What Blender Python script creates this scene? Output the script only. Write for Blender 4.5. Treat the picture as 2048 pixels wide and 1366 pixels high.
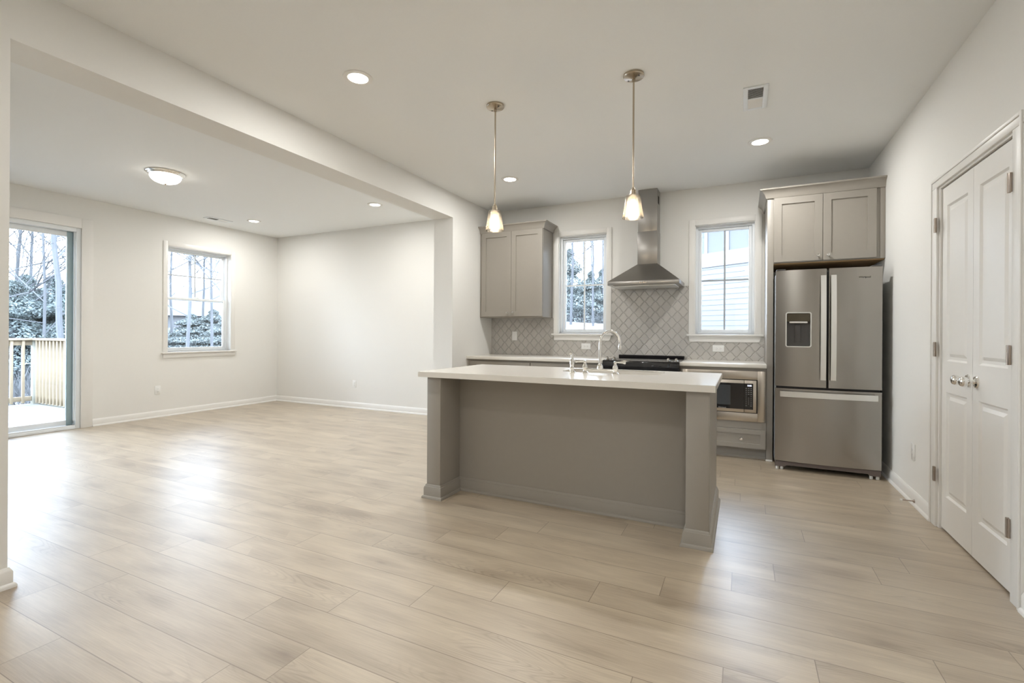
import bpy, bmesh, math, random
from mathutils import Vector, Matrix
random.seed(7)
scn = bpy.context.scene
for o in list(bpy.data.objects): bpy.data.objects.remove(o)
C = scn.collection
PI = math.pi

# ------------------------------------------------------------------ camera
F_PX, YAW, ROLL, HOR, CAM_H = 955.97, math.radians(25.7785), math.radians(0.3194), 16.2, 1.2022
cd = bpy.data.cameras.new('camera'); cam = bpy.data.objects.new('camera', cd); C.objects.link(cam)
cd.sensor_width = 36; cd.sensor_fit = 'HORIZONTAL'; cd.lens = F_PX/2048*36; cd.shift_y = -HOR/2048
cd.clip_start = .05; cd.clip_end = 300
fw = Vector((-math.sin(YAW), math.cos(YAW), 0)); rt = Vector((math.cos(YAW), math.sin(YAW), 0)); up = Vector((0, 0, 1))
r2 = rt*math.cos(ROLL)+up*math.sin(ROLL); u2 = -rt*math.sin(ROLL)+up*math.cos(ROLL)
m = Matrix.Identity(4)
for i, v in enumerate((r2, u2, -fw)):
    for j in range(3): m[j][i] = v[j]
m[0][3], m[1][3], m[2][3] = 0, 0, CAM_H
cam.matrix_world = m; scn.camera = cam

# ------------------------------------------------------------------ world, light levels, exposure
SKY = 15.0          # overcast sky
CAN_W = 12.0       # one recessed lamp
CAN_FILL = 11.0  # one added fill light behind the viewpoint
DOME_W = 13.0
PEND_W = 1.7
scn.view_settings.view_transform = 'Standard'; scn.view_settings.look = 'None'
scn.view_settings.exposure = 0.50; scn.view_settings.gamma = 1; scn.view_settings.use_curve_mapping = False
w = bpy.data.worlds.new('overcast_sky'); scn.world = w; w.use_nodes = True
nt = w.node_tree; nt.nodes.clear()
wo = nt.nodes.new('ShaderNodeOutputWorld'); bg = nt.nodes.new('ShaderNodeBackground'); bg.inputs[1].default_value = SKY
tc = nt.nodes.new('ShaderNodeTexCoord'); sx = nt.nodes.new('ShaderNodeSeparateXYZ'); rp = nt.nodes.new('ShaderNodeValToRGB')
rp.color_ramp.elements[0].position = 0; rp.color_ramp.elements[0].color = (.40, .42, .43, 1)
e = rp.color_ramp.elements.new(.5); e.color = (.78, .87, 1, 1)
rp.color_ramp.elements[-1].position = 1; rp.color_ramp.elements[-1].color = (.68, .80, 1, 1)
mr = nt.nodes.new('ShaderNodeMapRange'); mr.inputs[1].default_value = -.1; mr.inputs[2].default_value = .6
nt.links.new(tc.outputs['Generated'], sx.inputs[0]); nt.links.new(sx.outputs[2], mr.inputs[0]); nt.links.new(mr.outputs[0], rp.inputs[0])
nt.links.new(rp.outputs[0], bg.inputs[0]); nt.links.new(bg.outputs[0], wo.inputs[0])

# ------------------------------------------------------------------ room numbers (metres)
XL, XR, YB, ZC = -7.374, 1.112, 5.767, 2.852
XB, XB2, YS, YP, ZB = -3.093, -3.36, 4.781, .99, 2.569
YF = -3.3
CT = .92

# ------------------------------------------------------------------ helpers: materials
def mat(name, col=(.8, .8, .8), rough=.5, metal=0, spec=.5, **k):
    M = bpy.data.materials.new(name); M.use_nodes = True
    p = M.node_tree.nodes['Principled BSDF']
    p.inputs['Base Color'].default_value = (*col, 1); p.inputs['Roughness'].default_value = rough
    p.inputs['Metallic'].default_value = metal; p.inputs['Specular IOR Level'].default_value = spec
    if 'emit' in k:
        p.inputs['Emission Color'].default_value = (*k['emit'], 1); p.inputs['Emission Strength'].default_value = k['es']
    if 'aniso' in k:
        p.inputs['Anisotropic'].default_value = k['aniso']; p.inputs['Anisotropic Rotation'].default_value = k.get('arot', 0)
    if 'coat' in k: p.inputs['Coat Weight'].default_value = k['coat']; p.inputs['Coat Roughness'].default_value = .08
    if 'noise' in k:            # (scale, amount, (sx,sy,sz)) subtle procedural variation and bump
        sc, am, st = k['noise']; n = M.node_tree
        t = n.nodes.new('ShaderNodeTexCoord'); mp = n.nodes.new('ShaderNodeMapping'); mp.inputs['Scale'].default_value = st
        no = n.nodes.new('ShaderNodeTexNoise'); no.inputs['Scale'].default_value = sc; no.inputs['Detail'].default_value = 3
        mx = n.nodes.new('ShaderNodeMix'); mx.data_type = 'RGBA'
        mx.inputs[6].default_value = (*[c*(1-am) for c in col], 1); mx.inputs[7].default_value = (*[min(1, c*(1+am)) for c in col], 1)
        n.links.new(t.outputs['Object'], mp.inputs[0]); n.links.new(mp.outputs[0], no.inputs['Vector'])
        n.links.new(no.outputs[0], mx.inputs[0]); n.links.new(mx.outputs[2], p.inputs['Base Color'])
        if k.get('bump'):
            b = n.nodes.new('ShaderNodeBump'); b.inputs['Strength'].default_value = k['bump']; b.inputs['Distance'].default_value = .001
            n.links.new(no.outputs[0], b.inputs['Height']); n.links.new(b.outputs[0], p.inputs['Normal'])
    return M
def glassmat(name, tint=(.96, .98, .98), fac=1.0, seeded=False, diff=0):
    M = bpy.data.materials.new(name); M.use_nodes = True; n = M.node_tree; n.nodes.clear()
    out = n.nodes.new('ShaderNodeOutputMaterial'); mx = n.nodes.new('ShaderNodeMixShader'); tr = n.nodes.new('ShaderNodeBsdfTransparent')
    gl = n.nodes.new('ShaderNodeBsdfGlossy'); gl.inputs['Roughness'].default_value = .02
    lw = n.nodes.new('ShaderNodeFresnel'); lw.inputs[0].default_value = 1.45
    tr.inputs[0].default_value = (*tint, 1)
    mu = n.nodes.new('ShaderNodeMath'); mu.operation = 'MULTIPLY'; mu.inputs[1].default_value = fac
    n.links.new(lw.outputs[0], mu.inputs[0]); n.links.new(mu.outputs[0], mx.inputs[0])
    a = tr.outputs[0]
    if diff:
        d = n.nodes.new('ShaderNodeBsdfTranslucent'); d.inputs[0].default_value = (.95, .9, .82, 1)
        m2 = n.nodes.new('ShaderNodeMixShader'); m2.inputs[0].default_value = diff
        n.links.new(tr.outputs[0], m2.inputs[1]); n.links.new(d.outputs[0], m2.inputs[2]); a = m2.outputs[0]
        if seeded:
            t = n.nodes.new('ShaderNodeTexCoord'); vo = n.nodes.new('ShaderNodeTexVoronoi'); vo.inputs['Scale'].default_value = 130
            ra = n.nodes.new('ShaderNodeMapRange'); ra.inputs[1].default_value = .12; ra.inputs[2].default_value = .3
            ra.inputs[3].default_value = min(1, diff*3.2); ra.inputs[4].default_value = diff
            n.links.new(t.outputs['Object'], vo.inputs['Vector']); n.links.new(vo.outputs[0], ra.inputs[0]); n.links.new(ra.outputs[0], m2.inputs[0])
            b = n.nodes.new('ShaderNodeBump'); b.inputs['Strength'].default_value = .4; b.inputs['Distance'].default_value = .002
            n.links.new(vo.outputs[0], b.inputs['Height']); n.links.new(b.outputs[0], gl.inputs['Normal'])
    n.links.new(a, mx.inputs[1]); n.links.new(gl.outputs[0], mx.inputs[2]); n.links.new(mx.outputs[0], out.inputs[0])
    return M

M_wall = mat('wall_paint', (.825, .815, .78), .75, spec=.25, noise=(60, .012, (1, 1, 1)), bump=.08)
M_ceil = mat('ceiling_paint', (.865, .872, .86), .85, spec=.2, noise=(80, .012, (1, 1, 1)), bump=.1)
M_trim = mat('white_trim_paint', (.83, .815, .78), .38, noise=(20, .01, (1, 1, 1)))
M_vinyl = mat('white_vinyl', (.84, .87, .89), .35, noise=(30, .01, (1, 1, 1)))
M_cab = mat('grey_cabinet_paint', (.345, .317, .276), .42, noise=(30, .02, (1, 1, 1)))
M_cabin = mat('cabinet_raw_underside', (.42, .27, .13), .6, noise=(12, .15, (1, 8, 1)))
M_quartz = mat('white_quartz', (.80, .765, .70), .18, noise=(180, .03, (1, 1, 1)))
M_steel = mat('brushed_stainless', (.37, .348, .322), .24, 1, aniso=.7, arot=.25, noise=(300, .03, (1, 1, .01)))
M_steelh = mat('brushed_stainless_trim', (.55, .50, .44), .26, 1, noise=(300, .03, (.01, 1, 1)))
M_handle = mat('satin_handle_steel', (.84, .84, .82), .34, 1, noise=(200, .02, (1, 1, .02)))
M_hood = mat('hood_stainless', (.40, .385, .365), .28, 1, aniso=.5, noise=(250, .03, (.02, 1, 1)))
M_chrome = mat('polished_chrome', (.86, .85, .83), .07, 1, noise=(5, .01, (1, 1, 1)))
M_nickel = mat('brushed_nickel', (.50, .43, .34), .24, 1, noise=(150, .03, (1, 1, .1)))
M_hinge = mat('satin_nickel_hinge', (.42, .36, .31), .38, 1, noise=(90, .04, (1, 1, 1)))
M_blackg = mat('black_glass', (.006, .006, .008), .05, spec=.7, noise=(3, .02, (1, 1, 1)))
M_black = mat('black_enamel', (.012, .011, .012), .3, noise=(20, .05, (1, 1, 1)))
M_dark = mat('dark_cavity', (.02, .018, .016), .8, noise=(20, .05, (1, 1, 1)))
M_greypl = mat('grey_plastic', (.085, .08, .078), .4, noise=(20, .05, (1, 1, 1)))
M_fside = mat('fridge_side_grey', (.22, .23, .23), .5, noise=(40, .04, (1, 1, 1)))
M_grille = mat('fridge_base_grille', (.15, .12, .11), .45, noise=(20, .05, (1, 1, 1)))
M_plate = mat('white_outlet_plastic', (.86, .86, .84), .35, noise=(20, .01, (1, 1, 1)))
M_slot = mat('outlet_slots', (.25, .25, .25), .5, noise=(20, .02, (1, 1, 1)))
M_sink = mat('composite_sink', (.55, .51, .46), .35, noise=(100, .05, (1, 1, 1)))
M_munt = mat('backlit_muntin', (.42, .45, .48), .4, noise=(30, .02, (1, 1, 1)))  # bars are white; the grey paints in their backlit shade
M_glass = glassmat('window_glass', (.95, .975, .985), .9)
M_lamp = mat('lamp_lens', (.9, .9, .9), .5, emit=(1, .93, .82), es=14, noise=(9, .01, (1, 1, 1)))
M_domeg = mat('frosted_dome_glass', (.9, .9, .9), .4, emit=(1, .95, .86), es=4.5, noise=(9, .01, (1, 1, 1)))
M_bulb = mat('lit_bulb', (1, 1, 1), .5, emit=(1, .86, .66), es=16, noise=(9, .01, (1, 1, 1)))
M_seed = glassmat('seeded_shade_glass', (1, .995, .98), 1.0, True, .095)
M_disp = mat('lit_digits', (.1, .1, .1), .5, emit=(.72, .78, 1), es=2.2, noise=(9, .01, (1, 1, 1)))
M_ink = mat('grey_print', (.42, .42, .42), .6, noise=(50, .02, (1, 1, 1)))
M_logo = mat('dark_logo_print', (.06, .055, .05), .4, noise=(50, .02, (1, 1, 1)))
M_doorg = mat('sliding_door_stile', (.36, .47, .50), .4, noise=(30, .03, (1, 1, 1)))
M_rubber = mat('white_rubber', (.75, .75, .73), .6, noise=(30, .02, (1, 1, 1)))
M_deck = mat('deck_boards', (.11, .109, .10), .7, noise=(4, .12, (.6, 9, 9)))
M_picket = mat('pressure_treated_pine', (.24, .19, .125), .7, noise=(7, .28, (1, 1, .35)))
M_post = mat('weathered_pine_post', (.20, .195, .16), .75, noise=(6, .2, (4, 4, .4)))
M_bark = mat('grey_bark', (.066, .07, .076), .9, noise=(10, .35, (1, 1, .3)))
M_bark2 = mat('pale_bark', (.085, .09, .097), .9, noise=(8, .35, (1, 1, .3)))
M_leaf = mat('evergreen_needles', (.13, .157, .155), .8, noise=(2.2, .3, (1, 1, 1)))  # bluish haze of distance put into the needle colour
M_leaf2 = mat('hazed_evergreen_needles', (.13, .15, .147), .8, noise=(2.2, .3, (1, 1, 1)))  # paler variant, distance haze likewise painted into the needles
M_ground = mat('leaf_litter', (.088, .078, .074), .95, noise=(5, .35, (1, 1, 1)), bump=.6)
M_brush = mat('dry_brush', (.07, .073, .075), .9, noise=(4, .4, (1, 1, 1)))
M_side = mat('pale_lap_siding', (.108, .112, .117), .6, noise=(20, .02, (1, 1, 1)))
M_frieze = mat('white_frieze_board', (.135, .138, .142), .6, noise=(20, .02, (1, 1, 1)))
M_panel = mat('grey_board_panel', (.082, .087, .095), .6, noise=(20, .02, (1, 1, 1)))
M_roof = mat('grey_shingles', (.06, .067, .08), .9, noise=(14, .15, (1, 1, 4)))
M_farw = mat('far_house_siding', (.085, .09, .097), .8, noise=(10, .06, (1, 1, 1)))

# backsplash: lantern (ogee) tile drawn by two wavy line families
def tile_mat():
    M = mat('lantern_tile', (.42, .40, .37), .22); n = M.node_tree; L = n.links; p = n.nodes['Principled BSDF']
    def mth(op, a, b=None):
        x = n.nodes.new('ShaderNodeMath'); x.operation = op
        for i, q in enumerate((a, b)):
            if q is None: continue
            if isinstance(q, (int, float)): x.inputs[i].default_value = q
            else: L.new(q, x.inputs[i])
        return x.outputs[0]
    t = n.nodes.new('ShaderNodeTexCoord'); s = n.nodes.new('ShaderNodeSeparateXYZ'); L.new(t.outputs['Object'], s.inputs[0])
    X = mth('DIVIDE', s.outputs[0], .123); Z = mth('DIVIDE', s.outputs[2], .127)
    u = mth('ADD', X, Z); v = mth('SUBTRACT', X, Z)
    def fam(a, b):
        sn = mth('MULTIPLY', mth('SINE', mth('MULTIPLY', b, 2*PI)), .032)
        f = mth('FRACT', mth('SUBTRACT', a, sn)); return mth('MINIMUM', f, mth('SUBTRACT', 1.0, f))
    d = mth('MINIMUM', fam(u, v), fam(v, u))
    cell = n.nodes.new('ShaderNodeCombineXYZ'); L.new(mth('FLOOR', u), cell.inputs[0]); L.new(mth('FLOOR', v), cell.inputs[1])
    wn = n.nodes.new('ShaderNodeTexWhiteNoise'); wn.noise_dimensions = '2D'; L.new(cell.outputs[0], wn.inputs['Vector'])
    mk = n.nodes.new('ShaderNodeMapRange'); mk.inputs[1].default_value = .014; mk.inputs[2].default_value = .030; L.new(d, mk.inputs[0])
    c1 = n.nodes.new('ShaderNodeMix'); c1.data_type = 'RGBA'; c1.inputs[6].default_value = (.50, .48, .45, 1); c1.inputs[7].default_value = (.53, .51, .475, 1)
    L.new(wn.outputs[0], c1.inputs[0])
    c2 = n.nodes.new('ShaderNodeMix'); c2.data_type = 'RGBA'; c2.inputs[6].default_value = (.40, .38, .35, 1)
    L.new(mk.outputs[0], c2.inputs[0]); L.new(c1.outputs[2], c2.inputs[7]); L.new(c2.outputs[2], p.inputs['Base Color'])
    hb = n.nodes.new('ShaderNodeMapRange'); hb.inputs[1].default_value = .02; hb.inputs[2].default_value = .075; L.new(d, hb.inputs[0])
    b = n.nodes.new('ShaderNodeBump'); b.inputs['Strength'].default_value = .9; b.inputs['Distance'].default_value = .004
    L.new(hb.outputs[0], b.inputs['Height']); L.new(b.outputs[0], p.inputs['Normal'])
    rr = n.nodes.new('ShaderNodeMapRange'); rr.inputs[3].default_value = .7; rr.inputs[4].default_value = .2; L.new(mk.outputs[0], rr.inputs[0]); L.new(rr.outputs[0], p.inputs['Roughness'])
    return M
M_tile = tile_mat()

PW_, PL_ = .193, 1.258
def floor_mat():
    M = mat('oak_plank_floor', (.5, .4, .3), .34, spec=.5); n = M.node_tree; L = n.links; p = n.nodes['Principled BSDF']
    def mth(op, a, b=None, c=None):
        x = n.nodes.new('ShaderNodeMath'); x.operation = op
        for i, q in enumerate((a, b, c)):
            if q is None: continue
            if isinstance(q, (int, float)): x.inputs[i].default_value = q
            else: L.new(q, x.inputs[i])
        return x.outputs[0]
    uv = n.nodes.new('ShaderNodeUVMap'); uv.uv_map = 'plank'; s = n.nodes.new('ShaderNodeSeparateXYZ'); L.new(uv.outputs[0], s.inputs[0])
    at = n.nodes.new('ShaderNodeAttribute'); at.attribute_name = 'board'; R = at.outputs['Fac']
    x, y = s.outputs[0], s.outputs[1]
    e = mth('MINIMUM', mth('MINIMUM', x, mth('SUBTRACT', PL_, x)), mth('MINIMUM', y, mth('SUBTRACT', PW_, y)))
    gm = n.nodes.new('ShaderNodeMapRange'); gm.inputs[1].default_value = .0007; gm.inputs[2].default_value = .0022; L.new(e, gm.inputs[0])
    def vec(sx_, sy_, off):
        c = n.nodes.new('ShaderNodeCombineXYZ'); L.new(mth('MULTIPLY', mth('ADD', x, mth('MULTIPLY', R, off)), sx_), c.inputs[0])
        L.new(mth('MULTIPLY', mth('ADD', y, mth('MULTIPLY', R, off*.37)), sy_), c.inputs[1]); L.new(mth('MULTIPLY', R, 50), c.inputs[2]); return c.outputs[0]
    def noise(v, sc, det=4, ro=.55):
        q = n.nodes.new('ShaderNodeTexNoise'); q.inputs['Scale'].default_value = sc; q.inputs['Detail'].default_value = det; q.inputs['Roughness'].default_value = ro
        L.new(v, q.inputs['Vector']); return q.outputs[0]
    cloud = noise(vec(1.3, 7, 37), 1.5, 3)
    fine = noise(vec(3, 90, 91), 2, 3)
    field = noise(vec(.9, 6, 53), 1.1, 1)
    ring = mth('SINE', mth('MULTIPLY', field, 230)); ring = mth('POWER', mth('ADD', mth('MULTIPLY', ring, .5), .5), 3)
    gate = n.nodes.new('ShaderNodeMapRange'); gate.inputs[1].default_value = .50; gate.inputs[2].default_value = .66; L.new(noise(vec(.9, 3.5, 77), 1.3, 1), gate.inputs[0])
    ring = mth('MULTIPLY', ring, gate.outputs[0])
    vo = n.nodes.new('ShaderNodeTexVoronoi'); vo.inputs['Scale'].default_value = 1; vo.inputs['Randomness'].default_value = 1; L.new(vec(2.3, 6.5, 19), vo.inputs['Vector'])
    kn = n.nodes.new('ShaderNodeMapRange'); kn.inputs[1].default_value = .10; kn.inputs[2].default_value = .02; kn.inputs[3].default_value = 0; kn.inputs[4].default_value = 1; L.new(vo.outputs['Distance'], kn.inputs[0])
    ks = n.nodes.new('ShaderNodeSeparateColor'); L.new(vo.outputs['Color'], ks.inputs[0])
    kg = mth('GREATER_THAN', ks.outputs[0], .52); knot = mth('MULTIPLY', kn.outputs[0], kg)
    hal = n.nodes.new('ShaderNodeMapRange'); hal.inputs[1].default_value = .5; hal.inputs[2].default_value = .05; hal.inputs[3].default_value = 0; hal.inputs[4].default_value = .38; L.new(vo.outputs['Distance'], hal.inputs[0])
    halo = mth('MULTIPLY', hal.outputs[0], kg)
    tone = mth('ADD', mth('MULTIPLY', R, .30), mth('MULTIPLY', cloud, 1.05))
    tone = mth('ADD', tone, mth('MULTIPLY', mth('SUBTRACT', fine, .5), .62)); tone = mth('SUBTRACT', tone, mth('MULTIPLY', ring, .24))
    tone = mth('SUBTRACT', tone, halo)
    cr = n.nodes.new('ShaderNodeValToRGB'); cr.color_ramp.elements[0].position = .12; cr.color_ramp.elements[0].color = FL_D
    cr.color_ramp.elements[1].position = 1.0; cr.color_ramp.elements[1].color = FL_L
    L.new(tone, cr.inputs[0])
    k2 = n.nodes.new('ShaderNodeMix'); k2.data_type = 'RGBA'; k2.inputs[7].default_value = (.22, .165, .12, 1); L.new(mth('MULTIPLY', knot, .55), k2.inputs[0]); L.new(cr.outputs[0], k2.inputs[6])
    g2 = n.nodes.new('ShaderNodeMix'); g2.data_type = 'RGBA'; g2.inputs[6].default_value = (.20, .145, .095, 1); L.new(gm.outputs[0], g2.inputs[0]); L.new(k2.outputs[2], g2.inputs[7])
    L.new(g2.outputs[2], p.inputs['Base Color'])
    h = mth('ADD', mth('MULTIPLY', gm.outputs[0], 1.0), mth('ADD', mth('MULTIPLY', fine, .12), mth('MULTIPLY', ring, -.08)))
    b = n.nodes.new('ShaderNodeBump'); b.inputs['Strength'].default_value = .18; b.inputs['Distance'].default_value = .0008; L.new(h, b.inputs['Height']); L.new(b.outputs[0], p.inputs['Normal'])
    rr = mth('ADD', mth('MULTIPLY', fine, .08), .38); L.new(rr, p.inputs['Roughness'])
    return M
FL_D = (.285, .217, .148, 1); FL_L = (.56, .468, .345, 1)
M_floor = floor_mat(); _p = M_floor.node_tree.nodes['Principled BSDF']; _p.inputs['Coat Weight'].default_value = .85; _p.inputs['Coat IOR'].default_value = 1.6; _p.inputs['Coat Roughness'].default_value = .37

# ------------------------------------------------------------------ helpers: objects
def link(name, me, parent=None):
    o = bpy.data.objects.new(name, me); C.objects.link(o)
    if parent is not None: o.parent = parent; pass
    return o
ORG = {}   # world origin of each empty / mesh (all geometry is written in world coordinates)
def thing(name, label, cat, loc=(0, 0, 0), group=None):
    o = bpy.data.objects.new(name, None); C.objects.link(o); o.empty_display_size = .1; o.location = loc; ORG[o.name] = loc
    o['label'] = label; o['category'] = cat
    if group: o['group'] = group
    return o
def tag(o, label, cat, group=None, kind=None):
    o['label'] = label; o['category'] = cat
    if group: o['group'] = group
    if kind: o['kind'] = kind
    return o
class B:
    """collects geometry of ONE mesh object"""
    def __init__(s): s.bm = bmesh.new()
    def box(s, x0, x1, y0, y1, z0, z1, bev=0, seg=2):
        x0, x1 = sorted((x0, x1)); y0, y1 = sorted((y0, y1)); z0, z1 = sorted((z0, z1))
        vs = [s.bm.verts.new(p) for p in ((x0, y0, z0), (x1, y0, z0), (x1, y1, z0), (x0, y1, z0), (x0, y0, z1), (x1, y0, z1), (x1, y1, z1), (x0, y1, z1))]
        fs = [s.bm.faces.new([vs[i] for i in f]) for f in ((0, 3, 2, 1), (4, 5, 6, 7), (0, 1, 5, 4), (1, 2, 6, 5), (2, 3, 7, 6), (3, 0, 4, 7))]
        if bev: bmesh.ops.bevel(s.bm, geom=list({e for f in fs for e in f.edges}), offset=bev, segments=seg, affect='EDGES', profile=.5)
        return s
    def poly(s, pts): s.bm.faces.new([s.bm.verts.new(p) for p in pts]); return s
    def prism(s, pts, vec):
        a = [s.bm.verts.new(p) for p in pts]; b = [s.bm.verts.new(Vector(p)+Vector(vec)) for p in pts]; n = len(a)
        s.bm.faces.new(a[::-1]); s.bm.faces.new(b)
        for i in range(n): s.bm.faces.new((a[i], a[(i+1) % n], b[(i+1) % n], b[i]))
        return s
    def lathe(s, prof, c=(0, 0, 0), axis='Z', n=32, closed=False):
        """prof: (radius, height) list along axis from centre c"""
        rings = []
        ax = {'X': (Vector((0, 1, 0)), Vector((0, 0, 1)), Vector((1, 0, 0))), 'Y': (Vector((0, 0, 1)), Vector((1, 0, 0)), Vector((0, 1, 0))), 'Z': (Vector((1, 0, 0)), Vector((0, 1, 0)), Vector((0, 0, 1)))}[axis]
        c = Vector(c)
        for r, h in prof:
            if r < 1e-6: rings.append([s.bm.verts.new(c+ax[2]*h)])
            else: rings.append([s.bm.verts.new(c+ax[2]*h+ax[0]*(r*math.cos(2*PI*i/n))+ax[1]*(r*math.sin(2*PI*i/n))) for i in range(n)])
        for a, b in zip(rings, rings[1:]):
            for i in range(n):
                j = (i+1) % n
                q = [a[i % len(a)], a[j % len(a)], b[j % len(b)], b[i % len(b)]]
                u = []
                for v in q:
                    if v not in u: u.append(v)
                if len(u) > 2: s.bm.faces.new(u)
        return s
    def tube(s, pts, r, n=12, cap=True):
        pts = [Vector(p) for p in pts]; rs = r if isinstance(r, (list, tuple)) else [r]*len(pts); rings = []
        t0 = (pts[1]-pts[0]).normalized(); nrm = t0.orthogonal().normalized()
        for i, p in enumerate(pts):
            t = (pts[min(i+1, len(pts)-1)]-pts[max(i-1, 0)]).normalized()
            nrm = (nrm-t*nrm.dot(t)).normalized(); b = t.cross(nrm)
            rings.append([s.bm.verts.new(p+(nrm*math.cos(2*PI*k/n)+b*math.sin(2*PI*k/n))*rs[i]) for k in range(n)])
        for a, b in zip(rings, rings[1:]):
            for k in range(n): s.bm.faces.new((a[k], a[(k+1) % n], b[(k+1) % n], b[k]))
        if cap: s.bm.faces.new(rings[0][::-1]); s.bm.faces.new(rings[-1])
        return s
    def sweep(s, path, prof, z0=0):
        """path: xy polyline, solid side of profile on the right hand; prof: closed (out, z) loop"""
        P = [Vector((p[0], p[1])) for p in path]; n = len(P); rings = []
        for i, p in enumerate(P):
            ns = []
            if i > 0: d = (P[i]-P[i-1]).normalized(); ns.append(Vector((d.y, -d.x)))
            if i < n-1: d = (P[i+1]-P[i]).normalized(); ns.append(Vector((d.y, -d.x)))
            if len(ns) == 2: mm = (ns[0]+ns[1]).normalized(); o = mm/mm.dot(ns[0])
            else: o = ns[0]
            rings.append([s.bm.verts.new((p.x+o.x*a, p.y+o.y*a, z0+z)) for a, z in prof])
        k = len(prof)
        for a, b in zip(rings, rings[1:]):
            for i in range(k): s.bm.faces.new((a[i], a[(i+1) % k], b[(i+1) % k], b[i]))
        s.bm.faces.new(rings[0]); s.bm.faces.new(rings[-1][::-1])
        return s
    def door(s, O, U, V, N, w_, h_, t, panels, rings):
        """slab: front face with nested panel rings. rings: (inset, depth) list"""
        O, U, V, N = Vector(O), Vector(U), Vector(V), Vector(N); bm = s.bm
        def P(a, b, c=0): return bm.verts.new(O+U*a+V*b+N*c)
        us = sorted({0, w_, *[p[0] for p in panels], *[p[2] for p in panels]}); vs = sorted({0, h_, *[p[1] for p in panels], *[p[3] for p in panels]})
        for i in range(len(us)-1):
            for j in range(len(vs)-1):
                a0, a1, b0, b1 = us[i], us[i+1], vs[j], vs[j+1]; cx, cy = (a0+a1)/2, (b0+b1)/2
                if any(p[0] < cx < p[2] and p[1] < cy < p[3] for p in panels): continue
                bm.faces.new([P(a0, b0), P(a1, b0), P(a1, b1), P(a0, b1)])
        for (a0, b0, a1, b1) in panels:
            pr_ = None
            for ins, dep in [(0, 0)]+list(rings):
                q = [P(a0+ins, b0+ins, dep), P(a1-ins, b0+ins, dep), P(a1-ins, b1-ins, dep), P(a0+ins, b1-ins, dep)]
                if pr_:
                    for k in range(4): bm.faces.new((pr_[k], pr_[(k+1) % 4], q[(k+1) % 4], q[k]))
                pr_ = q
            bm.faces.new(pr_)
        f = [(0, 0), (w_, 0), (w_, h_), (0, h_)]
        a = [P(x, y) for x, y in f]; b = [P(x, y, -t) for x, y in f]
        for k in range(4): bm.faces.new((a[k], b[k], b[(k+1) % 4], a[(k+1) % 4]))
        bm.faces.new(b[::-1])
        return s
    def build(s, name, material, parent=None, smooth=True):
        bm = s.bm; bmesh.ops.remove_doubles(bm, verts=bm.verts, dist=1e-5) if len(bm.verts) < 60000 else None
        bmesh.ops.recalc_face_normals(bm, faces=bm.faces)
        for f in bm.faces: f.smooth = smooth
        if smooth:
            for e in bm.edges:
                if len(e.link_faces) != 2 or e.calc_face_angle(0) > .6: e.smooth = False
        me = bpy.data.meshes.new(name); bm.to_mesh(me); bm.free()
        for mm in (material if isinstance(material, (list, tuple)) else [material]): me.materials.append(mm)
        o = bpy.data.objects.new(name, me); C.objects.link(o)
        if parent is not None:
            o.parent = parent
            o.location = -Vector(ORG.get(parent.name, (0, 0, 0)))
        return o
def struct(o): o['kind'] = 'structure'; return o
def mb(name, material, *boxes, parent=None, bev=0):
    b = B()
    for q in boxes: b.box(*q, bev=bev)
    return b.build(name, material, parent)
def copy_tree(o, dv, label=None, parent=None):
    c = o.copy(); C.objects.link(c)
    if parent is None:
        c.location = Vector(o.location)+Vector(dv)
        if label: c['label'] = label
    else: c.parent = parent
    for ch in list(o.children): copy_tree(ch, dv, None, c)
    return c
def slab(name, material, ax, a, b, u0, u1, z0, z1, holes):
    """wall between a..b on axis ax, running u0..u1, with rectangular holes (u0,u1,z0,z1)"""
    us = sorted({u0, u1, *[h[0] for h in holes], *[h[1] for h in holes]}); zs = sorted({z0, z1, *[h[2] for h in holes], *[h[3] for h in holes]})
    g = B()
    def solid(i, j):
        if i < 0 or j < 0 or i >= len(us)-1 or j >= len(zs)-1: return False
        cu, cz = (us[i]+us[i+1])/2, (zs[j]+zs[j+1])/2
        return not any(h[0] < cu < h[1] and h[2] < cz < h[3] for h in holes)
    def P(n_, u_, z_): return (n_, u_, z_) if ax == 'X' else (u_, n_, z_)
    for i in range(len(us)-1):
        for j in range(len(zs)-1):
            if not solid(i, j): continue
            p, q, r, t = us[i], us[i+1], zs[j], zs[j+1]
            for n_ in (a, b): g.poly([P(n_, p, r), P(n_, q, r), P(n_, q, t), P(n_, p, t)])
            if not solid(i-1, j): g.poly([P(a, p, r), P(b, p, r), P(b, p, t), P(a, p, t)])
            if not solid(i+1, j): g.poly([P(a, q, r), P(b, q, r), P(b, q, t), P(a, q, t)])
            if not solid(i, j-1): g.poly([P(a, p, r), P(b, p, r), P(b, q, r), P(a, q, r)])
            if not solid(i, j+1): g.poly([P(a, p, t), P(b, p, t), P(b, q, t), P(a, q, t)])
    return struct(g.build(name, material, smooth=False))

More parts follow.
